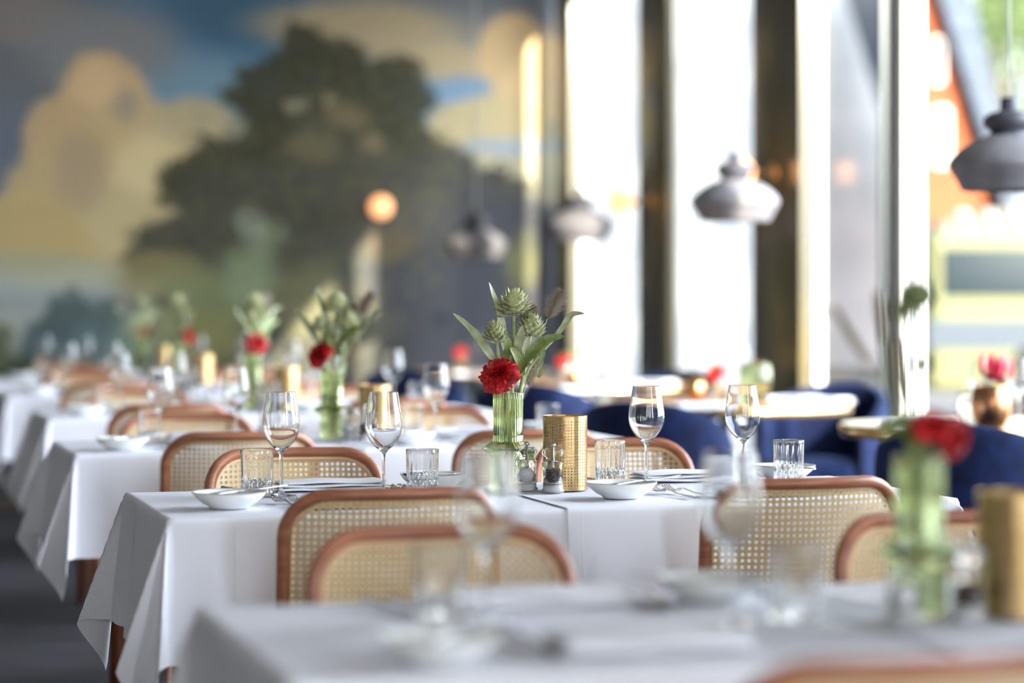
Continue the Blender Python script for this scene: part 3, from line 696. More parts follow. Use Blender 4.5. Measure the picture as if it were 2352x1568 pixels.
def mill(kind):
    e = empty('%s_mill' % kind)
    g = G(); g.lathe([(0, 0), (.019, 0), (.0195, .002), (.0195, .006), (.0172, .008), (.0172, .056), (.0185, .058), (.0195, .060), (.0195, .064), (.016, .068), (.0145, .070), (.0145, .067), (.0138, .056), (.0138, .019), (0, .0185)], 48, close=False); g.obj('jar', M['acrylic'], e, merge=1e-5)
    def lobes(r, z, a): return r*(1-.10*abs(math.sin(4*a)) if .078 < z < .098 else 1)
    g = G(); g.lathe([(0, .0690), (.0135, .0690), (.0125, .073), (.013, .077), (.0185, .082), (.0205, .088), (.0185, .094), (.013, .098), (.006, .100), (0, .100)], 64, lobes, close=False); g.obj('crown_knob', M['acrylic'], e, merge=1e-5)
    g = G(); g.lathe([(0, .100), (.0035, .1002), (.005, .103), (.0048, .1065), (.003, .109), (0, .1095)], 20, close=False); g.obj('finial', M['steel'], e)
    g = G(); g.tube([(0, 0, .030), (0, 0, .0985)], .0020, 10); g.obj('shaft', M['steel'], e)
    g = G(); g.lathe([(.0, .0015), (.0165, .0015), (.0165, .0145), (0, .0145)], 32, close=False); g.obj('grinder_base', mat('mill_grinder', (.75, .75, .78, 1), .35), e)
    if kind == 'salt':
        g = G(); g.lathe([(0, .020), (.0132, .020), (.0132, .040), (.010, .050), (.004, .048), (0, .046)], 32, lambda r, z, a: r*(1-.25*(z > .041)*(math.sin(a+.8) > 0)), close=False); o = g.obj('salt_fill', noisy(mat('salt_crystals', rough=.8), (.9, .9, .92, 1), (.7, .7, .75, 1), 500, 2, .6, .001), e)
        o['kind'] = 'stuff'
    else:
        g = G(); rs = random.Random(4)
        for k in range(330):
            a = rs.random()*2*PI; z = .0215+rs.random()*.030; r = .0112 if rs.random() < .85 else rs.random()*.010
            a0 = len(g.v); R_ = .0021
            g.lathe([(R_*math.sin(PI*i/4), -R_*math.cos(PI*i/4)) for i in range(5)], 6, close=False)
            g.xf(Matrix.Translation((r*math.cos(a), r*math.sin(a), z)), a0)
        g.lathe([(0, .020), (.0105, .020), (.0105, .051), (0, .051)], 20, close=False)
        o = g.obj('peppercorns', noisy(mat('black_pepper', rough=.7), lin(58, 46, 50), lin(96, 80, 74), 300, 1), e); o['kind'] = 'stuff'
    return e
p_salt, p_pep = mill('salt'), mill('pepper')
for e_ in (p_salt, p_pep):
    for c_ in e_.children: c_.data.transform(Matrix.Diagonal((1.27, 1.27, 1, 1)))
def lantern():
    e = empty('brass_lantern'); R, H_ = .050, .166; n = 42; m_ = 23
    pu = 2*PI*R/n; pv = (H_-.016)/m_
    g = G()
    def pos(u, v, s):
        a = u/R; rr = R if s == 0 else R-.0009; return Vector((rr*math.cos(a), rr*math.sin(a), H_/2+v))
    for i in range(n):
        # dashed columns: every other column has longer slots, shifted by half a pitch
        sh = 0
        def one(i=i):
            lg = i % 2 == 0
            def p2(u, v, s): return pos(u+(i+.5-n/2)*pu, v, s)
            hole_cells(g, 1, m_, pu, pv, pu*.27, pv*(.56 if lg else .36), lambda a, b: True, p2, both=1)
        one()
    def ring(z0, z1, rb=0): 
        g.grid(n, 2, lambda u, v: Vector((R*math.cos(2*PI*u+PI/n*0), R*math.sin(2*PI*u), z0+(z1-z0)*v)), cu=True)
        g.grid(n, 2, lambda u, v: Vector(((R-.0009)*math.cos(-2*PI*u), (R-.0009)*math.sin(-2*PI*u), z0+(z1-z0)*v)), cu=True)
    ring(0, .008); ring(H_-.008, H_)
    g.obj('perforated_shade', M['brass'], e, merge=.00003)
    g = G()
    g.tube([(R*math.cos(2*PI*k/48), R*math.sin(2*PI*k/48), H_) for k in range(48)], .0009, 6, cyc=True); g.obj('rim', M['brass_edge'], e)
    g = G(); g.lathe([(0, 0), (R-.001, 0), (R-.001, .003), (0, .003)], 42, close=False); g.obj('base', M['brass'], e)
    g = G(); g.lathe([(0, .0035), (.028, .0035), (.030, .045), (.028, .046), (.026, .012), (0, .010)], 32, close=False); g.obj('candle_glass', M['glass'], e)
    return e
p_lan = lantern()
def vase():
    g = G(); n = 34
    def fn(r, z, a):
        if z > .097 and r > .03: return r*(1+.022*math.cos(n*a))
        if z < .072 and r > .03: return r*(1+.02*math.cos(n*a))
        return r
    out = [(0, 0), (.034, 0), (.0365, .003), (.0365, .02), (.0365, .045), (.0355, .0455), (.0365, .046), (.0365, .068), (.040, .073), (.0585, .085), (.0595, .088), (.057, .091), (.037, .1035), (.0338, .1045), (.0338, .118), (.0332, .119), (.0338, .12), (.0338, .16), (.034, .20), (.0345, .2145), (.0335, .216)]
    inn = [(.0305, .2155), (.0300, .20), (.0300, .16), (.0300, .106), (.034, .1), (.052, .0885), (.035, .076), (.0315, .068), (.0315, .012), (.02, .009), (0, .0085)]
    vs = []; seg = n*6; prof = out+inn; m_ = len(prof)
    for k in range(seg):
        a = 2*PI*k/seg
        for i, (r, z) in enumerate(prof):
            rr = fn(r, z, a) if i < len(out)-1 else r; vs.append((rr*math.cos(a), rr*math.sin(a), z))
    g.add(vs, [(k*m_+i, ((k+1) % seg)*m_+i, ((k+1) % seg)*m_+i+1, k*m_+i+1) for k in range(seg) for i in range(m_-1)])
    return autosmooth(g.obj('ribbed_vase', M['green_glass'], merge=1e-5), 50)
p_vase = vase()

V_ = Vector
# ------------------------------------------------------------------ flowers; coordinates relative to the foot of the vase
def bez(pts, n=14):
    pts = [Vector(p) for p in pts]; R = []
    for i in range(len(pts)-1):
        p0, p1, p2, p3 = pts[max(i-1, 0)], pts[i], pts[i+1], pts[min(i+2, len(pts)-1)]
        for j in range(n):
            t = j/n; R.append(.5*((2*p1)+(-p0+p2)*t+(2*p0-5*p1+4*p2-p3)*t*t+(-p0+3*p1-3*p2+p3)*t**3))
    return R+[pts[-1]]
def leaf(g, pts, wid, face=(0, -1, 0), fold=.25, n=8, twist=0, wav=.0):
    """long leaf blade along pts; wid is max width; face is the direction the upper side looks to"""
    C_ = bez(pts, n); N_ = len(C_); vs = []; fs = []; L_ = 0
    for i, p in enumerate(C_):
        t = i/(N_-1); tg = (C_[min(i+1, N_-1)]-C_[max(i-1, 0)]).normalized()
        nf = Vector(face); nf = (nf-tg*nf.dot(tg)).normalized(); nf = Matrix.Rotation(twist*t, 3, tg) @ nf
        sd = tg.cross(nf); w_ = wid/2*(math.sin(PI*min(1, (t*.92+.06)))**.75)*(1-.1*t)
        if t > .98: w_ *= .15
        for s_ in (-1, -.5, 0, .5, 1):
            vs.append(p+sd*s_*w_+nf*(abs(s_)*w_*fold+wav*w_*math.sin(t*22+s_*2)*abs(s_)))
    for i in range(N_-1):
        for k in range(4): fs.append((i*5+k, i*5+k+1, (i+1)*5+k+1, (i+1)*5+k))
    g.add(vs, fs)
def arti_head(g, c, d, R, H_, n=70, spread=.5, seed=1):
    rs = random.Random(seed); a0 = len(g.v); g.cur = 0
    g.lathe([(0, 0), (R*.5, .02*R), (R*.82, .35*H_), (R*.78, .6*H_), (R*.5, .85*H_), (0, H_)], 20, close=False)
    ga = PI*(3-math.sqrt(5))
    for k in range(n):
        t = k/(n-1); a = k*ga; zz = H_*(.04+.86*t); r = R*(.72+.22*math.sin(PI*(t*.8+.1)))*(1-.62*t**2.2)
        op = (1-t)**.8*spread+.14; L_ = H_*.60*(1-.30*t); wv = R*.34*(1-.3*t)
        ca, sa = math.cos(a), math.sin(a); out = Vector((ca, sa, 0)); tan = Vector((-sa, ca, 0)); up = (Vector((0, 0, 1))*math.cos(op)+out*math.sin(op)); nn = (out*math.cos(op)-Vector((0, 0, 1))*math.sin(op))
        b = out*r*.86+Vector((0, 0, zz-L_*.35)); vs = []
        for i, (q, wq, bulge) in enumerate([(0, .6, 0), (.3, 1, .10), (.6, .82, .14), (.82, .42, .12), (.93, .16, .14), (1.06, .02, .20)]):
            p = b+up*L_*q+nn*L_*bulge
            vs += [p-tan*wv*wq-nn*wv*wq*.25, p+nn*wv*wq*.18, p+tan*wv*wq-nn*wv*wq*.25]
        g.cur = 0; base = []
        for i in range(5):
            for j in range(2): base.append((i*3+j, i*3+j+1, (i+1)*3+j+1, (i+1)*3+j))
        g.add(vs, base[:8]); nv = len(g.v)-len(vs); g.cur = 1
        for f in base[8:]: g.f.append(tuple(x+nv for x in f)); g.mi.append(1)
        g.cur = 0
    g.xf(Matrix.Translation(c) @ rotm(d), a0)
def artichoke(head, d, R, H_, foot, mid, leaves, seed, nm='artichoke_stem'):
    e = empty(nm)
    g = G(); g.tube(bez([V_((foot.x*.6, foot.y, .014)), foot, mid, Vector(head)], 8), [.0045]*25, 10); g.obj('stem', M['green_stem'], e)
    g = G(); arti_head(g, head, d, R, H_, seed=seed, spread=1.25 if R >= .03 else .75); g.obj('flower_head', [M['bract'], M['bract_tip']], e)
    for (pts, w_, face, tw, mk) in leaves:
        g = G(); leaf(g, pts, w_, face, .3, 8, tw, .12); g.obj('leaf', M[mk], e)
    return e
def px3(px, py, dy=0):   # offset from vase foot in metres for the bouquet layout (measured at the vase's distance)
    return V_(((px-1160)/995, dy, (1133-py)/995*1.0-.0))
art1 = artichoke(px3(1173, 737), (.05, 0, 1), .030, .052, px3(1165, 1010, .005), px3(1172, 840), [
    ([px3(1168, 862, -.01), px3(1150, 800, -.015), px3(1140, 740, -.015), px3(1117, 668, -.02)], .022, (.3, -1, .2), .5, 'leaf_pale'),
    ([px3(1172, 850, -.01), px3(1186, 800, -.03), px3(1192, 765, -.05)], .022, (0, -1, .3), .2, 'leaf_pale')], 1)
art2 = artichoke(px3(1211, 785, .01), (.1, -.1, 1), .022, .046, px3(1172, 1010, .01), px3(1196, 870, .005), [
    ([px3(1178, 885, -.01), px3(1205, 838, -.02), px3(1245, 800, -.02), px3(1286, 790, -.02)], .027, (-.2, -1, .5), .3, 'leaf'),
    ([px3(1192, 860, 0), px3(1222, 808, .01), px3(1240, 830, .0), px3(1228, 862, -.01)], .016, (0, -1, .2), .6, 'leaf_pale')], 2)
art3 = artichoke(px3(1133, 798, -.02), (-.1, -.2, 1), .019, .040, px3(1160, 1010, -.008), px3(1143, 880, -.01), [
    ([px3(1135, 858, -.01), px3(1110, 820, -.02), px3(1075, 775, -.02), px3(1035, 738, -.02)], .024, (.3, -1, .5), .3, 'leaf_pale'),
    ([px3(1145, 860, -.02), px3(1160, 815, -.03), px3(1150, 780, -.035)], .020, (0, -1, .3), .4, 'leaf')], 3)
def sprig():
    e = empty('leafy_sprig'); g = G(); g.tube(bez([px3(1168, 1118, .01), px3(1178, 1010, .01), px3(1200, 880, .012), px3(1262, 800, .02)], 8), .003, 8); g.obj('stem', M['green_stem'], e)
    for pts, w_, f_, tw, mk in [([px3(1258, 805, .02), px3(1285, 770, .02), px3(1305, 742, .02), px3(1334, 739, .01)], .016, (0, -1, .6), .4, 'leaf_pale'),
                                ([px3(1215, 850, .0), px3(1200, 820, -.02), px3(1206, 790, -.03)], .020, (.2, -1, .2), .2, 'leaf_pale'),
                                ([px3(1195, 880, .0), px3(1182, 840, -.03), px3(1165, 815, -.04)], .022, (.2, -1, .2), .2, 'leaf'),
                                ([px3(1225, 830, .01), px3(1236, 845, 0), px3(1228, 880, -.01), px3(1243, 868, -.02)], .010, (0, -1, 0), .3, 'leaf_pale')]:
        g = G(); leaf(g, pts, w_, f_, .3, 8, tw, .1); g.obj('leaf', M[mk], e)
    return e
spr = sprig()
def foxtail(pts, core, hl, seed, mk='bristle'):
    e = empty('foxtail_grass'); rs = random.Random(seed)
    C_ = bez(pts, 10); g = G(); g.tube(C_[:-14], .0014, 6); g.obj('stem', M['green_stem'], e)
    ear = C_[-15:]; g = G(); n = len(ear)
    g.tube(ear, [.0035+core*math.sin(PI*min(1, .1+.85*i/(n-1))) for i in range(n)], 8); g.obj('seed_core', M['seed'], e)
    vs = []; fs = []
    for k in range(850):
        t = rs.random()*(n-1.01); i = int(t); p = ear[i].lerp(ear[i+1], t-i); tg = (ear[i+1]-ear[i]).normalized()
        a = rs.random()*2*PI; u = tg.orthogonal().normalized(); o_ = Matrix.Rotation(a, 3, tg) @ u
        d = (o_*1.0+tg*(.35+.5*rs.random())).normalized(); L_ = hl*(.5+.6*rs.random())*math.sin(PI*min(1, .25+.65*t/(n-1)))
        sd = d.cross(Vector((0, -1, .1))).normalized()*.00034; q = p+o_*core*.8
        b = len(vs); m_ = q+d*L_*.55+tg*L_*.04; vs += [q-sd, q+sd, m_-sd*.8, m_+sd*.8, q+d*L_+tg*L_*.14]; fs += [(b, b+1, b+3, b+2), (b+2, b+3, b+4)]
    g = G(); g.add(vs, fs); o = g.obj('bristles', M[mk], e); o['kind'] = 'stuff'
    return e
fox1 = foxtail([px3(1166, 1118, .008), px3(1180, 1010, .012), px3(1205, 880, .02), px3(1238, 782, .03), px3(1258, 732, .03), px3(1283, 688, .035)], .0035, .032, 1)
fox2 = foxtail([px3(1166, 1118, .008), px3(1175, 1010, .015), px3(1190, 880, .03), px3(1192, 800, .04), px3(1200, 760, .045), px3(1218, 722, .05)], .003, .027, 2)
fox3 = foxtail([px3(1166, 1118, .008), px3(1176, 1010, .004), px3(1188, 900, .02), px3(1232, 800, .03), px3(1226, 840, .03), px3(1205, 900, .02)], .0025, .024, 3)
def ranunculus(c, d, R, foot, mid, seed=1):
    e = empty('red_ranunculus'); rs = random.Random(seed)
    g = G(); g.tube(bez([V_((foot.x*.6, foot.y*.6, min(foot.z, .014))), foot, mid, Vector(c)], 8), .0028, 8); g.obj('stem', M['green_stem'], e)
    g = G(); mx = Matrix.Translation(c) @ rotm(d)
    for ring in range(10):
        t = ring/9; npet = 5+ring; r0 = R*(.03+.45*t); opn = -.25+1.65*t**1.15
        for k in range(npet):
            a = 2*PI*(k+rs.random()*.5)/npet+ring*.7; ww = R*(.20+.36*t)*(.9+.35*rs.random()); ll = R*(.42+.45*t)*(.85+.3*rs.random()); op = opn+rs.uniform(-.22, .22); ph = rs.random()*6
            def f(u, v, a=a, ww=ww, ll=ll, op=op, ph=ph, r0=r0, t=t):
                s_ = (u-.5)*2; wq = ww*math.sin(PI*(.12+.62*v))**.6
                cur = op*(.35+.9*v); rad = r0*.5+ll*v*math.sin(cur); z = -R*.15+ll*v*math.cos(cur)+R*.10*(1-t)
                ruf = R*(.085*math.sin(u*9+ph)+.035*math.sin(u*21+ph*3))*v**2.2
                aa = a+s_*wq/(r0+ll*.55); rad += ruf-(s_*s_)*R*.05; z += ruf*.8
                return Vector((rad*math.cos(aa), rad*math.sin(aa), z))
            g.grid(19, 8, f)
    g.xf(mx); g.obj('petals', M['red'], e)
    g = G(); g.lathe([(R*.12*math.sin(PI*i/6), -R*.1*math.cos(PI*i/6)+R*.22) for i in range(7)], 10, close=False); g.xf(mx); g.obj('flower_centre', M['leaf'], e)
    return e
ran = ranunculus(px3(1140, 876, -.045), (-.30, -.75, .48), .041, px3(1155, 1010, -.01), px3(1155, 905, -.025))
BOUQ = [(art1, 'tallest artichoke stem', 'artichoke flower'), (art2, 'lower right artichoke stem', 'artichoke flower'), (art3, 'small left artichoke stem', 'artichoke flower'), (spr, 'leafy sprig leaning right', 'foliage'),
        (fox1, 'long fuzzy foxtail grass leaning right', 'grass stem'), (fox2, 'upright foxtail grass at the back', 'grass stem'), (fox3, 'drooping foxtail grass', 'grass stem'), (ran, 'red ranunculus', 'flower')]

# front-row bouquet: seed pods, thin grass and drooping red flowers
def pod_stem(c, foot, mid, R):
    e = empty('scabiosa_pod'); g = G(); g.tube(bez([foot, mid, c], 8), .0022, 8); g.obj('stem', M['green_stem'], e)
    g = G(); g.lathe([(R*math.sin(PI*i/10), -R*.8*math.cos(PI*i/10)) for i in range(11)], 20, lambda r, z, a: r*(1+.12*math.sin(5*a)*math.sin(z*400)), close=False)
    rs = random.Random(5)
    for k in range(70):
        v = Vector((rs.gauss(0, 1), rs.gauss(0, 1), rs.gauss(0, 1))).normalized(); a0 = len(g.v)
        g.add([v*R*.8+v.orthogonal().normalized()*.002, v*R*.8-v.orthogonal().normalized()*.002, v*R*1.45], [(0, 1, 2)])
    g.xf(Matrix.Translation(c)); g.obj('seed_head', M['pod'], e); return e

# ------------------------------------------------------------------ lay the white tables
TP = math.radians(16); PW = Vector((math.cos(TP), math.sin(TP), 0)); PD = Vector((-math.sin(TP), math.cos(TP), 0))
ORG = [(.475, 3.30), (.047, 5.343), (-.493, 7.318), (-.963, 9.378), (-1.54, 11.44), (-2.03, 13.5)]
ROWN = ['nearest blurred table row', 'sharp middle table row', 'row just behind the sharp one', 'second row behind the sharp one', 'third row behind the sharp one', 'farthest table row by the mural']
def at(k, u, v, z=0): return Vector((ORG[k][0], ORG[k][1], z)) + PW*u + PD*v
TZ = .7505
NL = [  # item, u, v, z, rot (degrees in table frame), label text, seat
    ('plate', -.700, -.145, 0, 0, 'white side plate', 'near seat of left table'), ('tumbler', -.590, .150, 0, 0, 'cut glass tumbler', 'near seat of left table'), ('glass', -.540, .130, 0, 0, 'empty wine glass', 'near seat of left table'),
    ('fork', -.575, -.115, 0, 5, 'outer steel fork', 'near seat of left table'), ('fork', -.543, -.115, 0, 3, 'inner steel fork', 'near seat of left table'), ('butter', -.655, -.120, .029, -58, 'butter knife across the plate', 'near seat of left table'),
    ('nap', -.420, -.19, 0, 0, 'folded white napkin', 'near seat of left table'), ('knife', -.27, -.17, 0, 0, 'steel table knife', 'near seat of left table'),
    ('plate', -.165, .245, 0, 0, 'white side plate', 'far seat of left table'), ('tumbler', -.235, .070, 0, 20, 'cut glass tumbler', 'far seat of left table'), ('glass', -.325, .060, 0, 0, 'empty wine glass', 'far seat of left table'),
    ('fork', -.265, .235, 0, 176, 'inner steel fork', 'far seat of left table'), ('fork', -.240, .225, 0, 172, 'outer steel fork', 'far seat of left table'), ('spoon', -.185, .20, .029, 120, 'spoon leaning on the plate', 'far seat of left table'),
    ('nap', -.400, .275, 0, 0, 'folded white napkin', 'far seat of left table'), ('knife', -.575, .215, 0, 190, 'inner steel table knife', 'far seat of left table'), ('knife', -.615, .225, 0, 192, 'outer steel table knife', 'far seat of left table'),
    ('plate', .150, -.165, 0, 0, 'white side plate', 'near seat of right table'), ('tumbler', .250, .215, 0, 10, 'cut glass tumbler', 'near seat of right table'), ('glass', .315, .145, 0, 0, 'empty wine glass', 'near seat of right table'),
    ('fork', .275, -.125, 0, 8, 'outer steel fork', 'near seat of right table'), ('fork', .315, -.120, 0, 12, 'inner steel fork', 'near seat of right table'), ('butter', .215, -.140, .029, -60, 'butter knife across the plate', 'near seat of right table'),
    ('nap', .470, -.185, 0, 0, 'folded white napkin', 'near seat of right table'), ('knife', .62, -.17, 0, 0, 'steel table knife', 'near seat of right table'),
    ('plate', .690, .235, 0, 0, 'white side plate', 'far seat of right table'), ('tumbler', .655, .115, 0, 30, 'cut glass tumbler', 'far seat of right table'), ('glass', .550, .140, 0, 0, 'empty wine glass', 'far seat of right table'),
    ('fork', .600, .235, 0, 175, 'steel fork', 'far seat of right table'), ('butter', .64, .20, .029, 60, 'butter knife across the plate', 'far seat of right table'),
    ('nap', .455, .270, 0, 0, 'folded white napkin', 'far seat of right table'), ('knife', .275, .235, 0, 188, 'inner steel table knife', 'far seat of right table'), ('knife', .235, .240, 0, 192, 'outer steel table knife', 'far seat of right table'),
    ('salt', .010, .085, 0, 0, 'clear salt mill', 'beside the vase'), ('pepper', .052, .020, 0, 0, 'clear pepper mill full of peppercorns', 'beside the brass lantern'), ('lantern', .100, .085, 0, 0, 'perforated brass candle lantern', 'centre'),
    ('vase', -.006, .182, 0, 0, 'ribbed green glass vase', 'centre'),
]
N0 = [
    ('plate', -.655, -.250, 0, 0, 'white side plate', 'near seat of left table'), ('tumbler', -.564, .108, 0, 0, 'cut glass tumbler', 'near seat of left table'), ('glass', -.520, .035, 0, 0, 'empty wine glass', 'near seat of left table'),
    ('fork', -.555, -.155, 0, 4, 'outer steel fork', 'near seat of left table'), ('fork', -.520, -.175, 0, 2, 'inner steel fork', 'near seat of left table'), ('butter', -.610, -.215, .029, -40, 'butter knife across the plate', 'near seat of left table'),
    ('nap', -.380, -.215, 0, 0, 'folded white napkin', 'near seat of left table'), ('spoon', -.535, -.24, 0, -70, 'dark teaspoon', 'near seat of left table'),
    ('nap', -.390, .235, 0, 0, 'folded white napkin', 'far seat of left table'), ('knife', -.560, .20, 0, 195, 'inner steel table knife', 'far seat of left table'), ('knife', -.600, .21, 0, 193, 'outer steel table knife', 'far seat of left table'),
    ('plate', -.135, .215, 0, 0, 'white side plate', 'far seat of left table'), ('tumbler', -.103, -.024, 0, 0, 'cut glass tumbler', 'far seat of left table'), ('glass', -.205, -.040, 0, 0, 'empty wine glass', 'far seat of left table'),
    ('fork', -.250, .190, 0, 176, 'inner steel fork', 'far seat of left table'), ('fork', -.222, .180, 0, 170, 'outer steel fork', 'far seat of left table'), ('butter', -.165, .17, .029, 60, 'butter knife across the plate', 'far seat of left table'),
    ('knife', .030, .165, 0, 200, 'long dark table knife', 'left of the vase'),
    ('salt', .016, -.103, 0, 0, 'clear salt mill', 'in front of the green vase'), ('pepper', .100, -.125, 0, 0, 'clear pepper mill full of peppercorns', 'between vase and lantern'), ('lantern', .190, -.083, 0, 0, 'perforated brass candle lantern', 'at the right edge'),
    ('vase', .060, -.060, 0, 0, 'ribbed green glass vase', 'right side'),
]
PROT = {'plate': (p_plate, 'plate', 'side plates on the white tables'), 'tumbler': (p_tum, 'drinking glass', 'tumblers on the white tables'), 'glass': (p_glass, 'wine glass', 'wine glasses on the white tables'),
        'fork': (p_fork, 'fork', 'forks on the white tables'), 'butter': (p_knife, 'knife', 'butter knives on the side plates'), 'knife': (p_knife, 'knife', 'table knives on the white tables'),
        'spoon': (p_spoon, 'spoon', 'spoons on the white tables'), 'nap': (p_nap, 'napkin', 'folded napkins on the white tables'), 'salt': (p_salt, 'salt mill', 'salt mills'), 'pepper': (p_pep, 'pepper mill', 'pepper mills'),
        'lantern': (p_lan, 'lantern', 'brass lanterns'), 'vase': (p_vase, 'vase', 'green vases on the white tables')}
chairs = {0: [('n', -.26, -.515, 'near left'), ('f', -.403, .49, 'far left'), ('f', .50, .50, 'far right')],
          1: [('n', -.435, -.28, 'near left'), ('n', .442, -.245, 'near right'), ('f', -.394, .50, 'far left'), ('f', .478, .66, 'far right')],
          2: [('n', -.41, -.25, 'near left'), ('n', .396, -.36, 'near right'), ('f', -.41, .36, 'far left'), ('f', .45, .60, 'far right')],
          3: [('n', -.474, -.55, 'near left'), ('n', .40, -.30, 'near right'), ('f', -.40, .44, 'far left'), ('f', .45, .52, 'far right')],
          4: [('n', -.42, -.30, 'near left'), ('n', .42, -.30, 'near right'), ('f', -.40, .44, 'far left'), ('f', .45, .48, 'far right')],
          5: [('n', -.42, -.30, 'near left'), ('n', .42, -.30, 'near right'), ('f', -.40, .44, 'far left')]}
rj = random.Random(21)
order = [1, 0, 2, 3, 4, 5]
for k in order:
    rn = ROWN[k]
    for side, (pc, nm) in enumerate(((proto_cl, 'left'), (proto_cr, 'right'))):
        place(pc, at(k, 0, 0, 0), TP, 'white tablecloth draped over the %s table, %s' % (nm, rn), 'tablecloth', 'white tablecloths')
        place(p_tab[side], at(k, 0, 0, 0), TP, 'wooden dining table under white cloth, %s table, %s' % (nm, rn), 'table', 'tables under white cloths')
    for kind, u, v, nm in chairs[k]:
        r = TP + (0 if kind == 'n' else PI) + rj.uniform(-.03, .03)
        place(p_chair, at(k, u, v, 0), r, 'cane-backed bentwood chair at the %s seat, %s' % (nm, rn), 'chair', 'cane chairs at the white tables')
    for (it, u, v, z, rot, txt, seat) in (N0 if k == 0 else NL):
        if k >= 4 and it in ('butter', 'spoon'): continue
        if k >= 3 and it in ('fork', 'knife') and 'outer' in txt: continue
        pr, cat, grp = PROT[it]
        du, dv, dr = (0, 0, 0) if k <= 1 else (rj.uniform(-.012, .012), rj.uniform(-.012, .012), rj.uniform(-.1, .1))
        if it in ('butter', 'spoon') or it in ('plate',): du = dv = 0
        zz = TZ + (.004 if u > -.03 else 0) + z
        tilt = (.0, .0)
        if it == 'butter': tilt = (math.radians(3), 0)
        place(pr, at(k, u+du, v+dv, zz), TP+math.radians(rot)+dr, '%s, %s, %s' % (txt, seat, rn), cat, grp, tilt)
        if it == 'vase' and k != 0:
            a = TP*0 + (0 if k == 1 else [0, 0, -.5, .9, 2.2, 3.5][k]); vb = at(k, u+du, v+dv, zz)
            for (bp, tx, ct) in BOUQ:
                if k >= 4 and bp in (fox2, fox3, art2): continue
                place(bp, vb, a, '%s in the vase, %s' % (tx, rn), ct, 'flowers in the green vases')
# bouquet in the nearest vase, laid out from its own foot
vb = at(0, .060, -.060, TZ+.004)
def p0(px, py, dy=0): return V_(((px-2130)/1700, dy, (1424-py)/1700))
for (c, mid, R, lab) in [((2125, 688), (2120, 1000), .024, 'topmost dark seed pod in the nearest vase'), ((2092, 722), (2100, 1000), .015, 'lower dark seed pod in the nearest vase'), ((2137, 845), (2137, 1000), .011, 'small round seed pod in the nearest vase')]:
    o = pod_stem(p0(*c), p0(2128, 1330), p0(*mid), R); o.location = vb; tag(o, lab, 'seed pod', 'seed pods in the nearest vase')
for (pts, lab) in [([(2130, 1330), (2118, 1040), (2050, 900), (1990, 810), (1935, 715)], 'thin grass ear leaning far left in the nearest vase'), ([(2132, 1330), (2110, 1000), (2060, 860), (2045, 760), (2032, 680)], 'upright thin grass ear in the nearest vase'), ([(2126, 1330), (2122, 1040), (2105, 980), (2085, 900), (2070, 790)], 'short thin grass ear in the nearest vase')]:
    o = foxtail([p0(*p) for p in pts], .0022, .007, 8); o.location = vb; tag(o, lab, 'grass stem', 'grass ears in the nearest vase')
for (c, d, R, lab) in [((2150, 985), (.0, -.6, .7), .024, 'left drooping red flower of the nearest vase'), ((2205, 1015), (.8, -.4, -.2), .026, 'right drooping red flower of the nearest vase')]:
    o = ranunculus(p0(*c, -.03), d, R, p0(2135, 1330), p0(2138, 1080, -.01), seed=4); o.location = vb; tag(o, lab, 'flower', 'red flowers of the nearest vase')
e = empty('drooping_leaf', vb); g = G(); leaf(g, [p0(2130, 1150), p0(2110, 1000), p0(2075, 985), p0(2040, 1015)], .03, (0, -1, .5)); g.obj('leaf_blade', M['leaf'], e)
g = G(); g.tube([p0(2132, 1330), p0(2130, 1150)], .0022, 8); g.obj('stem', M['green_stem'], e); tag(e, 'drooping green leaf at the left of the nearest vase', 'foliage')
for i, (tx_, ty_) in enumerate([(2105, 1060), (2122, 1040)]):
    pass

# ------------------------------------------------------------------ window side: velvet armchairs and brass-edged tables
def armchair():
    e = empty('velvet_armchair'); g = G(); Ri, T_ = .235, .062
    def h(a): t = min(1, abs(a)/math.radians(118)); return .80-.20*(t**1.9)
    nA = 56; amax = math.radians(118)
    def f(u, v):
        a = (u-.5)*2*amax; hh = h(a); th = 2*PI*v
        c_, s_ = math.cos(th), math.sin(th)
        half = (hh-.20)/2; sx = math.copysign(abs(c_)**.5, c_); sz = math.copysign(abs(s_)**.35, s_)
        endk = 1-.4*max(0, abs(u-.5)*2-.93)/.07
        r = Ri+T_/2+sx*T_/2*endk+.03*(hh-.5)*((sz+1)/2); z = .20+half+sz*half*(.98+.02*endk)
        return Vector((r*math.sin(a), -r*math.cos(a), z))
    g.grid(nA, 41, f)
    n = len(g.v); g.add([v.copy() for v in g.v[:40]], [tuple(range(40))]); g.add([v.copy() for v in g.v[n-41:n-1]], [tuple(range(40))[::-1]])
    g.obj('shell_back', M['velvet'], e)
    g = G(); g.lathe([(0, .30), (.20, .30), (.232, .315), (.238, .36), (.232, .42), (.20, .452), (.10, .462), (0, .465)], 48, lambda r, z, a: r*(1+.06*max(0, math.sin(a))), close=False); g.obj('seat_cushion', M['velvet'], e)
    for sx in (-1, 1):
        for sy in (-1, 1):
            g = G(); g.tube([(sx*.15, sy*.15, .31), (sx*.19, sy*.19, 0)], [.016, .009], 12); g.obj('leg', M['black_metal'], e)
    return e
p_arm = armchair()
def face(X, Y, tx, ty): return math.atan2(ty-Y, tx-X)-PI/2
T1 = (.90, 10.22); T2 = (.42, 12.55); T3 = (-.22, 14.75)
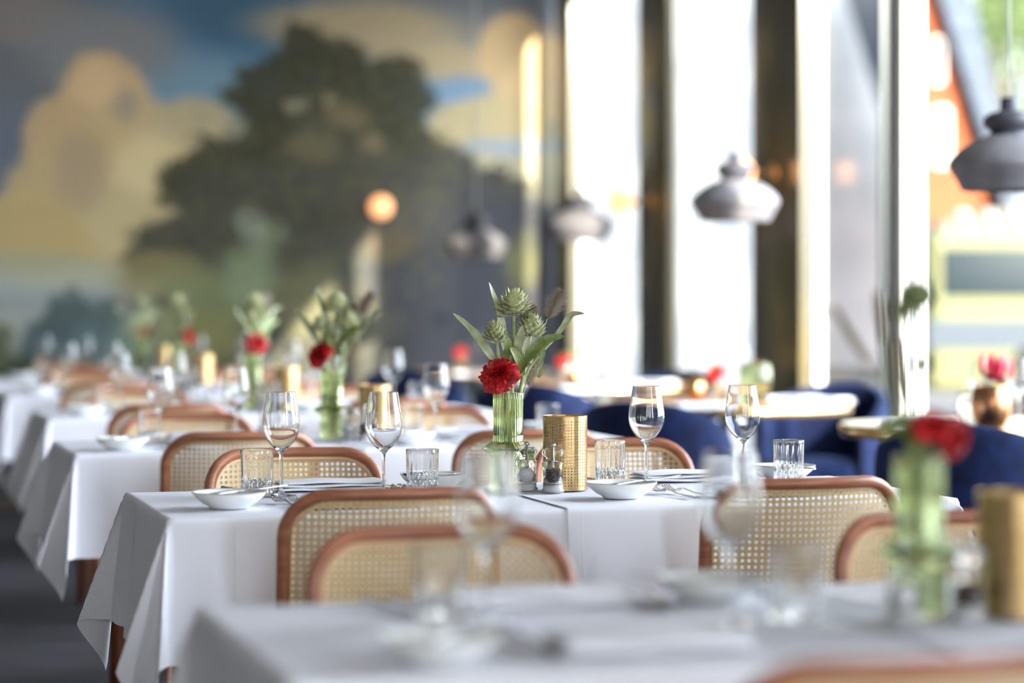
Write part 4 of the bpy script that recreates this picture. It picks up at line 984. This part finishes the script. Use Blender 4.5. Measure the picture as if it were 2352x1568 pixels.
AR = [(.565, 9.42, T1, 'navy velvet armchair with a light patch, in front of the middle brass-edged table'), (.12, 11.45, T2, 'dark navy velvet armchair just left of the brass lantern'), (-.55, 13.75, T3, 'navy velvet armchair in front of the mural, farthest left'),
      (1.42, 11.05, T1, 'navy velvet armchair with its seat towards us, right of the brass-edged table'), (.80, 13.05, T2, 'navy velvet armchair mostly hidden behind the far brass-edged table'), (1.46, 7.72, (1.75, 8.5), 'navy velvet armchair behind the nearest red flowers')]
for X, Y, t, lab in AR:
    place(p_arm, (X, Y, 0), face(X, Y, *t), lab, 'armchair', 'navy velvet armchairs')
def round_table(X, Y, R, lab, top, L_=0, rz=0, legs='wood'):
    e = empty('bistro_table', (X, Y, 0), rz); seg = 64
    def outline(r):
        pts = []
        for k in range(seg):
            a = 2*PI*k/seg; c_, s_ = math.cos(a), math.sin(a); pts.append((r*c_+(L_ if c_ > 0 else -L_), r*s_))
        return pts
    g = G()
    def ring(rs_zs):
        vs = []; n = len(rs_zs)
        for r, z in rs_zs:
            for p in outline(r): vs.append((p[0], p[1], z))
        fs = [(i*seg+k, i*seg+(k+1) % seg, (i+1)*seg+(k+1) % seg, (i+1)*seg+k) for i in range(n-1) for k in range(seg)]
        g.add(vs, fs); return n
    n = ring([(R-.004, .712), (R-.004, .7505)]); b = len(g.v)-seg; g.f.append(tuple(range(b, b+seg))); g.mi.append(0); b2 = len(g.v)-2*seg; g.f.append(tuple(range(b2, b2+seg))[::-1]); g.mi.append(0)
    g.obj('tabletop', M[top], e, False)
    g = G(); ring([(R-.004, .706), (R, .708), (R+.003, .73), (R, .7495), (R-.004, .7510)]); g.obj('brass_edge', M['brass_edge'], e)
    xs_ = [-L_, L_] if L_ else [0]
    for x in xs_:
        a0 = 0; g = G(); g.lathe([(0, 0), (.22, 0), (.22, .008), (.03, .02), (.024, .05), (.022, .68), (.08, .71), (0, .71)], 32, close=False); g.xf(Matrix.Translation((x, 0, 0)))
        g.obj('pedestal', M['cream_metal'] if legs != 'wood' else M['black_metal'], e)
    tag(e, lab, 'table'); return e
round_table(*T1, .53, 'round oak table with polished brass edge, right of the brass lantern', 'table_wood')
round_table(*T2, .50, 'round oak table with brass edge in the middle window', 'table_wood')
round_table(*T3, .45, 'round oak table in front of the mural by the window corner', 'table_wood')
round_table(1.80, 8.52, .36, 'oblong cream marble table with brass edge at far right', 'marble', .30, TR, 'cream')

def cup(scale=1.0):
    e = empty('copper_cup'); g = G(); g.lathe([(0, 0), (.038, 0), (.045, .004), (.062, .035), (.069, .075), (.066, .11), (.057, .142), (.055, .142), (.063, .11), (.066, .075), (.058, .035), (.04, .01), (0, .008)], 40, lambda r, z, a: r*(1+.006*math.sin(a*14+z*200)), close=False); g.obj('bowl', M['copper'], e); 
    g = G(); g.tube([(.0565*math.cos(2*PI*k/40), .0565*math.sin(2*PI*k/40), .142) for k in range(40)], .0015, 6, cyc=True); g.obj('rim', M['brass_edge'], e)
    return e
p_cup = cup()
def lily(c, R, foot, seed):
    e = empty('crimson_lily'); rs = random.Random(seed); g = G(); g.tube([foot, c], .002, 6); g.obj('stem', M['green_stem'], e)
    g = G()
    for k in range(6):
        a = 2*PI*k/6+rs.random()*.5; o_ = V_((math.cos(a), math.sin(a), 0)); leaf(g, [V_(c), V_(c)+o_*R*.5+V_((0, 0, R*.35)), V_(c)+o_*R*.7+V_((0, 0, R*1.0)), V_(c)+o_*R*.55+V_((0, 0, R*1.5))], R*.42, o_, .3, 6)
    g.obj('petals', M['pink'], e)
    return e
def posy(X, Y, z, nm, kind, h=.10):
    """loose flowers standing in a cup or jar, each stem a thing"""
    if kind == 'lily':
        for i, (dx, dy, dz) in enumerate([(0, -.02, h+.03), (.03, .01, h+.02)]):
            o = lily((dx, dy, dz), .062, (0, 0, .012), i); o.location = (X, Y, z); tag(o, ['crimson lily standing in the copper cup on the marble table', 'second crimson lily, right side of the copper cup on the marble table'][i], 'flower', 'crimson lilies in the copper cup')
    for i in range(2):
        a = i*2.6+1.9; e = empty('green_sprig', (X, Y, z)); g = G(); p = V_((math.cos(a)*.05, math.sin(a)*.03, h+.04)); g.tube([(0, 0, .012), p], .0018, 6); g.obj('stem', M['green_stem'], e)
        g = G()
        for j in range(9):
            b = j*2.4; o_ = V_((math.cos(b), math.sin(b), .3)); leaf(g, [p, p+o_*.02+V_((0, 0, .006)), p+o_*.045], .02, (0, 0, 1), .2, 4)
        g.obj('leaves', M['yellow_green'] if (i == 1 and kind == 'lily') else M['leaf'], e); tag(e, ('left' if math.cos(a) < 0 else 'right')+' green leaf sprig in the '+nm, 'foliage', 'leaf sprigs on the window tables')
    if kind == 'red':
        o = ranunculus(V_((-.015, -.02, h+.02)), (-.2, -.8, .5), .032, V_((0, 0, .012)), V_((-.008, -.01, h*.5)), 6); o.location = (X, Y, z); tag(o, 'red flower in the '+nm, 'flower', 'red flowers on the window tables')
def jar():
    g = G(); g.lathe([(0, 0), (.034, 0), (.037, .004), (.037, .085), (.030, .10), (.030, .115), (.0285, .115), (.0285, .10), (.0345, .084), (.0345, .008), (0, .006)], 40, close=False); return g.obj('glass_jar', M['glass'], merge=1e-5)
p_jar = jar()
p_big = None
def bigvase():
    g = G(); n = 20
    g.lathe([(0, 0), (.05, 0), (.058, .01), (.068, .09), (.062, .15), (.045, .165), (.042, .165), (.058, .15), (.063, .09), (.053, .012), (0, .01)], n*4, lambda r, z, a: r*(1+.015*math.cos(n*a)), close=False); return g.obj('ribbed_glass_vase', M['green_glass'], merge=1e-5)
WT = .752
def wp(px, py, h=.428):
    Z = h*5553/(py-690); return (px-1176)/5553*Z, Z
bvs = bigvase()
place(bvs, (*wp(1735, 920), WT), 0, 'wide ribbed pale green glass vase on the round brass-edged table', 'vase')
place(p_cup, (*wp(1600, 921), WT), 0, 'copper cup on the round table, left of the small flowers', 'cup', 'copper cups', scale=.62)
X, Y = wp(1652, 920); place(p_jar, (X, Y, WT), 0, 'glass jar of small flowers between copper cup and green vase', 'jar', 'glass flower jars'); posy(X, Y, WT, 'jar beside the wide green vase', 'red', .10)
X, Y = wp(1300, 886); place(p_jar, (X, Y, WT), 0, 'glass jar of red flowers on the middle window table', 'jar', 'glass flower jars'); posy(X, Y, WT, 'jar on the middle window table', 'red', .11)
X, Y = wp(1062, 852); place(p_jar, (X, Y, WT), 0, 'glass jar of flowers on the table nearest the mural', 'jar', 'glass flower jars'); posy(X, Y, WT, 'jar on the table nearest the mural', 'red', .10)
place(p_cup, (*wp(1322, 888), WT), 0, 'copper cup on the middle window table', 'cup', 'copper cups', scale=.55)
X, Y = wp(2277, 983); place(p_cup, (X, Y, WT), 0, 'large copper cup with crimson lilies on the marble table', 'cup', 'copper cups'); posy(X, Y, WT, 'copper cup on the marble table', 'lily', .13)
place(p_jar, (*wp(2222, 978), WT), 0, 'small glass jar left of the copper cup on the marble table', 'jar', 'glass flower jars')
for (px, py, lab) in [(2250, 974, 'wine glass behind the large copper cup on the marble table'), (2340, 976, 'wine glass at the right end of the marble table'), (1700, 915, 'wine glass in front of the wide green vase on the round table'),
                      (1352, 884, 'wine glass on the middle window table'), (1395, 880, 'right wine glass on the middle window table'), (1100, 850, 'wine glass on the table nearest the mural')]:
    place(p_glass, (*wp(px, py), WT), 0, lab, 'wine glass', 'wine glasses on the window tables')
for (px, py, r, lab) in [(1610, 938, 10, 'folded white napkin at the front of the round brass-edged table'), (1820, 922, 0, 'folded white napkin at the right of the round brass-edged table'), (1890, 926, -5, 'second folded napkin at the right end of the round table'),
                         (1500, 884, 5, 'folded white napkin at the right of the middle window table'), (1330, 899, 5, 'folded white napkin at the front of the middle window table'), (1420, 892, 15, 'folded white napkin at the centre of the middle window table'), (1085, 862, 0, 'folded white napkin on the table nearest the mural'), (2110, 978, 5, 'folded white napkin at the left of the marble table')]:
    place(p_nap, (*wp(px, py), WT), TR+math.radians(r), lab, 'napkin', 'napkins on the window tables')

# ------------------------------------------------------------------ outside
M['paving'] = noisy(mat('street_paving', rough=.8), (.085, .083, .08, 1), (.06, .06, .058, 1), 2)
struct(rbox('ground', [M['paving']], [(.3, 60, -60, 30, -.12, -.05)]))
M['stucco'] = noisy(mat('pale_stucco', rough=.8), (.84, .82, .78, 1), (.66, .66, .64, 1), 1.2, 4)
M['glass_dark'] = mat('dark_bus_glass', lin(22, 36, 42), .5, Specular_IOR_Level=.25)
M['orange_brick'] = noisy(mat('orange_brick', rough=.8), lin(156, 80, 42), lin(136, 66, 34), 5, 4)
M['slate'] = noisy(mat('blue_slate_roof', rough=.6), lin(62, 76, 94), lin(42, 52, 66), 2, 4, stretch=(1, 1, 8))
def pt(px, py, Z): return Vector(((px-1176)/5553*Z, Z, 1.18-(py-690)/5553*Z))
def building(name, x0, x1, y0, y1, z1, m_, win, lab):
    e = empty(name, ((x0+x1)/2, (y0+y1)/2, 0)); ox, oy = e.location.x, e.location.y
    g = G(); g.box(x0-ox, x1-ox, y0-oy, y1-oy, -.1, z1); g.obj('wall', m_, e, False)
    for (a, b, c, d) in win:
        g = G(); g.box(a-ox, b-ox, y0-oy-.06, y0-oy+.02, c, d); f = g.obj('window', M['white_post'], e, False)
        g = G(); g.box(a-ox+.08, b-ox-.08, y0-oy-.08, y0-oy, c+.08, d-.08); g.obj('pane', M['glass_dark'], f, False)
    tag(e, lab, 'building'); return e
# long pale building seen through the sheers
building('pale_house', 1.2, 8.4, 44, 56, 13, M['stucco'], [(2.0, 2.9, 4.5, 6.5), (3.8, 4.7, 4.5, 6.5)], 'large pale sunlit building seen through the curtained windows')
# gabled orange house with slate roof
e = empty('gabled_house', pt(2190, 690, 36)*1.0); e.location.z = 0; ox, oy = e.location.x, e.location.y
hx0, hx1 = pt(2085, 0, 36).x-ox, pt(2262, 0, 36).x-ox
zz_ = lambda py: 1.18-(py-690)/5553*36
g = G(); g.add([(hx0-.1, 0, -.1), (hx1, 0, -.1), (hx1, 0, zz_(460)), (pt(2170, 0, 36).x-ox, 0, zz_(60)), (hx0, 0, zz_(-300)), (hx0-.1, 0, zz_(-300)),
           (hx0+1.4, 7, -.1), (hx1+1.4, 7, -.1), (hx1+1.4, 7, zz_(460)), (pt(2170, 0, 36).x-ox+1.5, 7, zz_(60)), (hx0+1.4, 7, zz_(-300)), (hx0+1.4, 7, zz_(-300))],
          [(0, 1, 2, 3, 4, 5), (11, 10, 9, 8, 7, 6), (1, 7, 8, 2), (2, 8, 9, 3), (3, 9, 10, 4), (0, 6, 7, 1), (5, 11, 6, 0)])
g.obj('wall', M['orange_brick'], e, False)
g = G(); A = V_((hx1+.25, -.3, zz_(480))); B = V_((hx0+.05, -.3, zz_(-200))); nrm = V_((.25, 0, .12))
g.add([A, B, B+nrm*2.0, A+nrm*.9, A+V_((0, 8, 0)), B+V_((0, 8, 0)), B+nrm*2.0+V_((0, 8, 0)), A+nrm*.9+V_((0, 8, 0))], [(0, 1, 2, 3), (7, 6, 5, 4), (0, 4, 5, 1), (3, 2, 6, 7), (0, 3, 7, 4), (1, 5, 6, 2)])
g.obj('roof', M['slate'], e, False)
for (a, b, c, d) in [(2145, 2180, 250, 380), (2140, 2165, 90, 190)]:
    g = G(); g.box(pt(a, 0, 36).x-ox, pt(b, 0, 36).x-ox, -.06, .03, zz_(d), zz_(c)); f = g.obj('window', M['white_post'], e, False)
    g = G(); g.box(pt(a, 0, 36).x-ox+.04, pt(b, 0, 36).x-ox-.04, -.08, 0, zz_(d)+.06, zz_(c)-.06); g.obj('pane', M['glass_dark'], f, False)
tag(e, 'orange brick gabled house with slate roof seen through the right window', 'building')
# pale bus
bx = pt(2135, 0, 22); e = empty('pale_bus', (bx.x, 22, 0)); M['bus'] = mat('pale_yellow_paint', lin(96, 97, 60), .5); M['bus_w'] = mat('bus_white_stripe', lin(130, 134, 124), .5)
zb = lambda py: 1.18-(py-690)/5553*22
o = None
g = G(); g.box(0, 7, 0, 2.4, .35, zb(530)); o = g.obj('body', M['bus'], e); bevel(o, .08, 3)
g = G(); g.box(-.01, 7.01, -.012, 2.41, zb(800), zb(735)); g.obj('blue_grey_skirt', mat('blue_grey_paint', lin(42, 54, 66), .5), e, False)
for k in range(6):
    g = G(); g.box(.12+k*1.12, 1.16+k*1.12, -.015, .05, zb(680), zb(572)); bevel(g.obj('window', M['glass_dark'], e), .02)
g = G()
g.box(.2, 6.8, .3, 2.1, zb(530), zb(505)); g.obj('roof_pod', M['bus_w'], e, False)
for k in range(8):  # white balls standing in for round dappled highlights along the roof
    g = G(); g.lathe([(.09*math.sin(PI*i/8), -.09*math.cos(PI*i/8)) for i in range(9)], 14, close=False); g.xf(Matrix.Translation((.35+k*.24, .3, zb(500)))); g.obj('roof_highlight', M['bus_w'], e)
for x in (1.1, 5.6):
    g = G(); g.lathe([(0, -.12), (.40, -.12), (.46, -.08), (.46, .08), (.40, .12), (0, .12)], 32, close=False); g.xf(Matrix.Translation((x, .1, .41)) @ Matrix.Rotation(PI/2, 4, 'X')); autosmooth(g.obj('wheel', mat('tyre_rubber', (.02, .02, .02, 1), .9), e), 30)
tag(e, 'pale yellow bus parked outside the right window', 'bus')
# trees outside: crown of leaf cards around a branching trunk
M['tree_leaf'] = noisy(mat('sunlit_leaf', rough=.6), lin(92, 108, 46), lin(60, 78, 30), 2, 2)
M['bark'] = noisy(mat('bark', rough=.9), (.12, .09, .07, 1), (.2, .16, .12, 1), 6)
def tree(X, Y, H_, R, lab, seed, n=2600):
    rs = random.Random(seed); e = empty('street_tree', (X, Y, -.05))
    g = G(); g.tube([(0, 0, 0), (.05, 0, H_*.3), (-.05, .1, H_*.6), (0, 0, H_*.85)], [.22, .17, .12, .04], 12)
    for k in range(9):
        a = k*2.4; z = H_*(.32+.05*k); g.tube([(0, 0, z), (math.cos(a)*R*.4, math.sin(a)*R*.4, z+R*.25), (math.cos(a)*R*.8, math.sin(a)*R*.8, z+R*.45)], [.07, .05, .02], 8)
    g.obj('trunk', M['bark'], e)
    vs = []; fs = []
    cl = [(V_((rs.gauss(0, .45)*R, rs.gauss(0, .45)*R, H_*.62+rs.gauss(0, .30)*R*1.3)), R*rs.uniform(.25, .45)) for _ in range(22)]
    for k in range(n):
        c_, r_ = cl[rs.randrange(22)]; p = c_+V_((rs.gauss(0, .5), rs.gauss(0, .5), rs.gauss(0, .5)))*r_
        a = V_((rs.gauss(0, 1), rs.gauss(0, 1), rs.gauss(0, 1))).normalized()*.13; b = a.orthogonal().normalized()*.07
        i = len(vs); vs += [p-a, p-b, p+a, p+b]; fs.append((i, i+1, i+2, i+3))
    g = G(); g.add(vs, fs); o = g.obj('foliage', M['tree_leaf'], e, False); o['kind'] = 'stuff'
    tag(e, lab, 'tree', 'street trees outside')
tree(12.4, 61.5, 14, 3.3, 'leafy green tree behind the pendant at the right edge', 1, 5000)
tree(17.5, 76, 18, 4.0, 'farther leafy tree at the top right outside', 2, 4000)
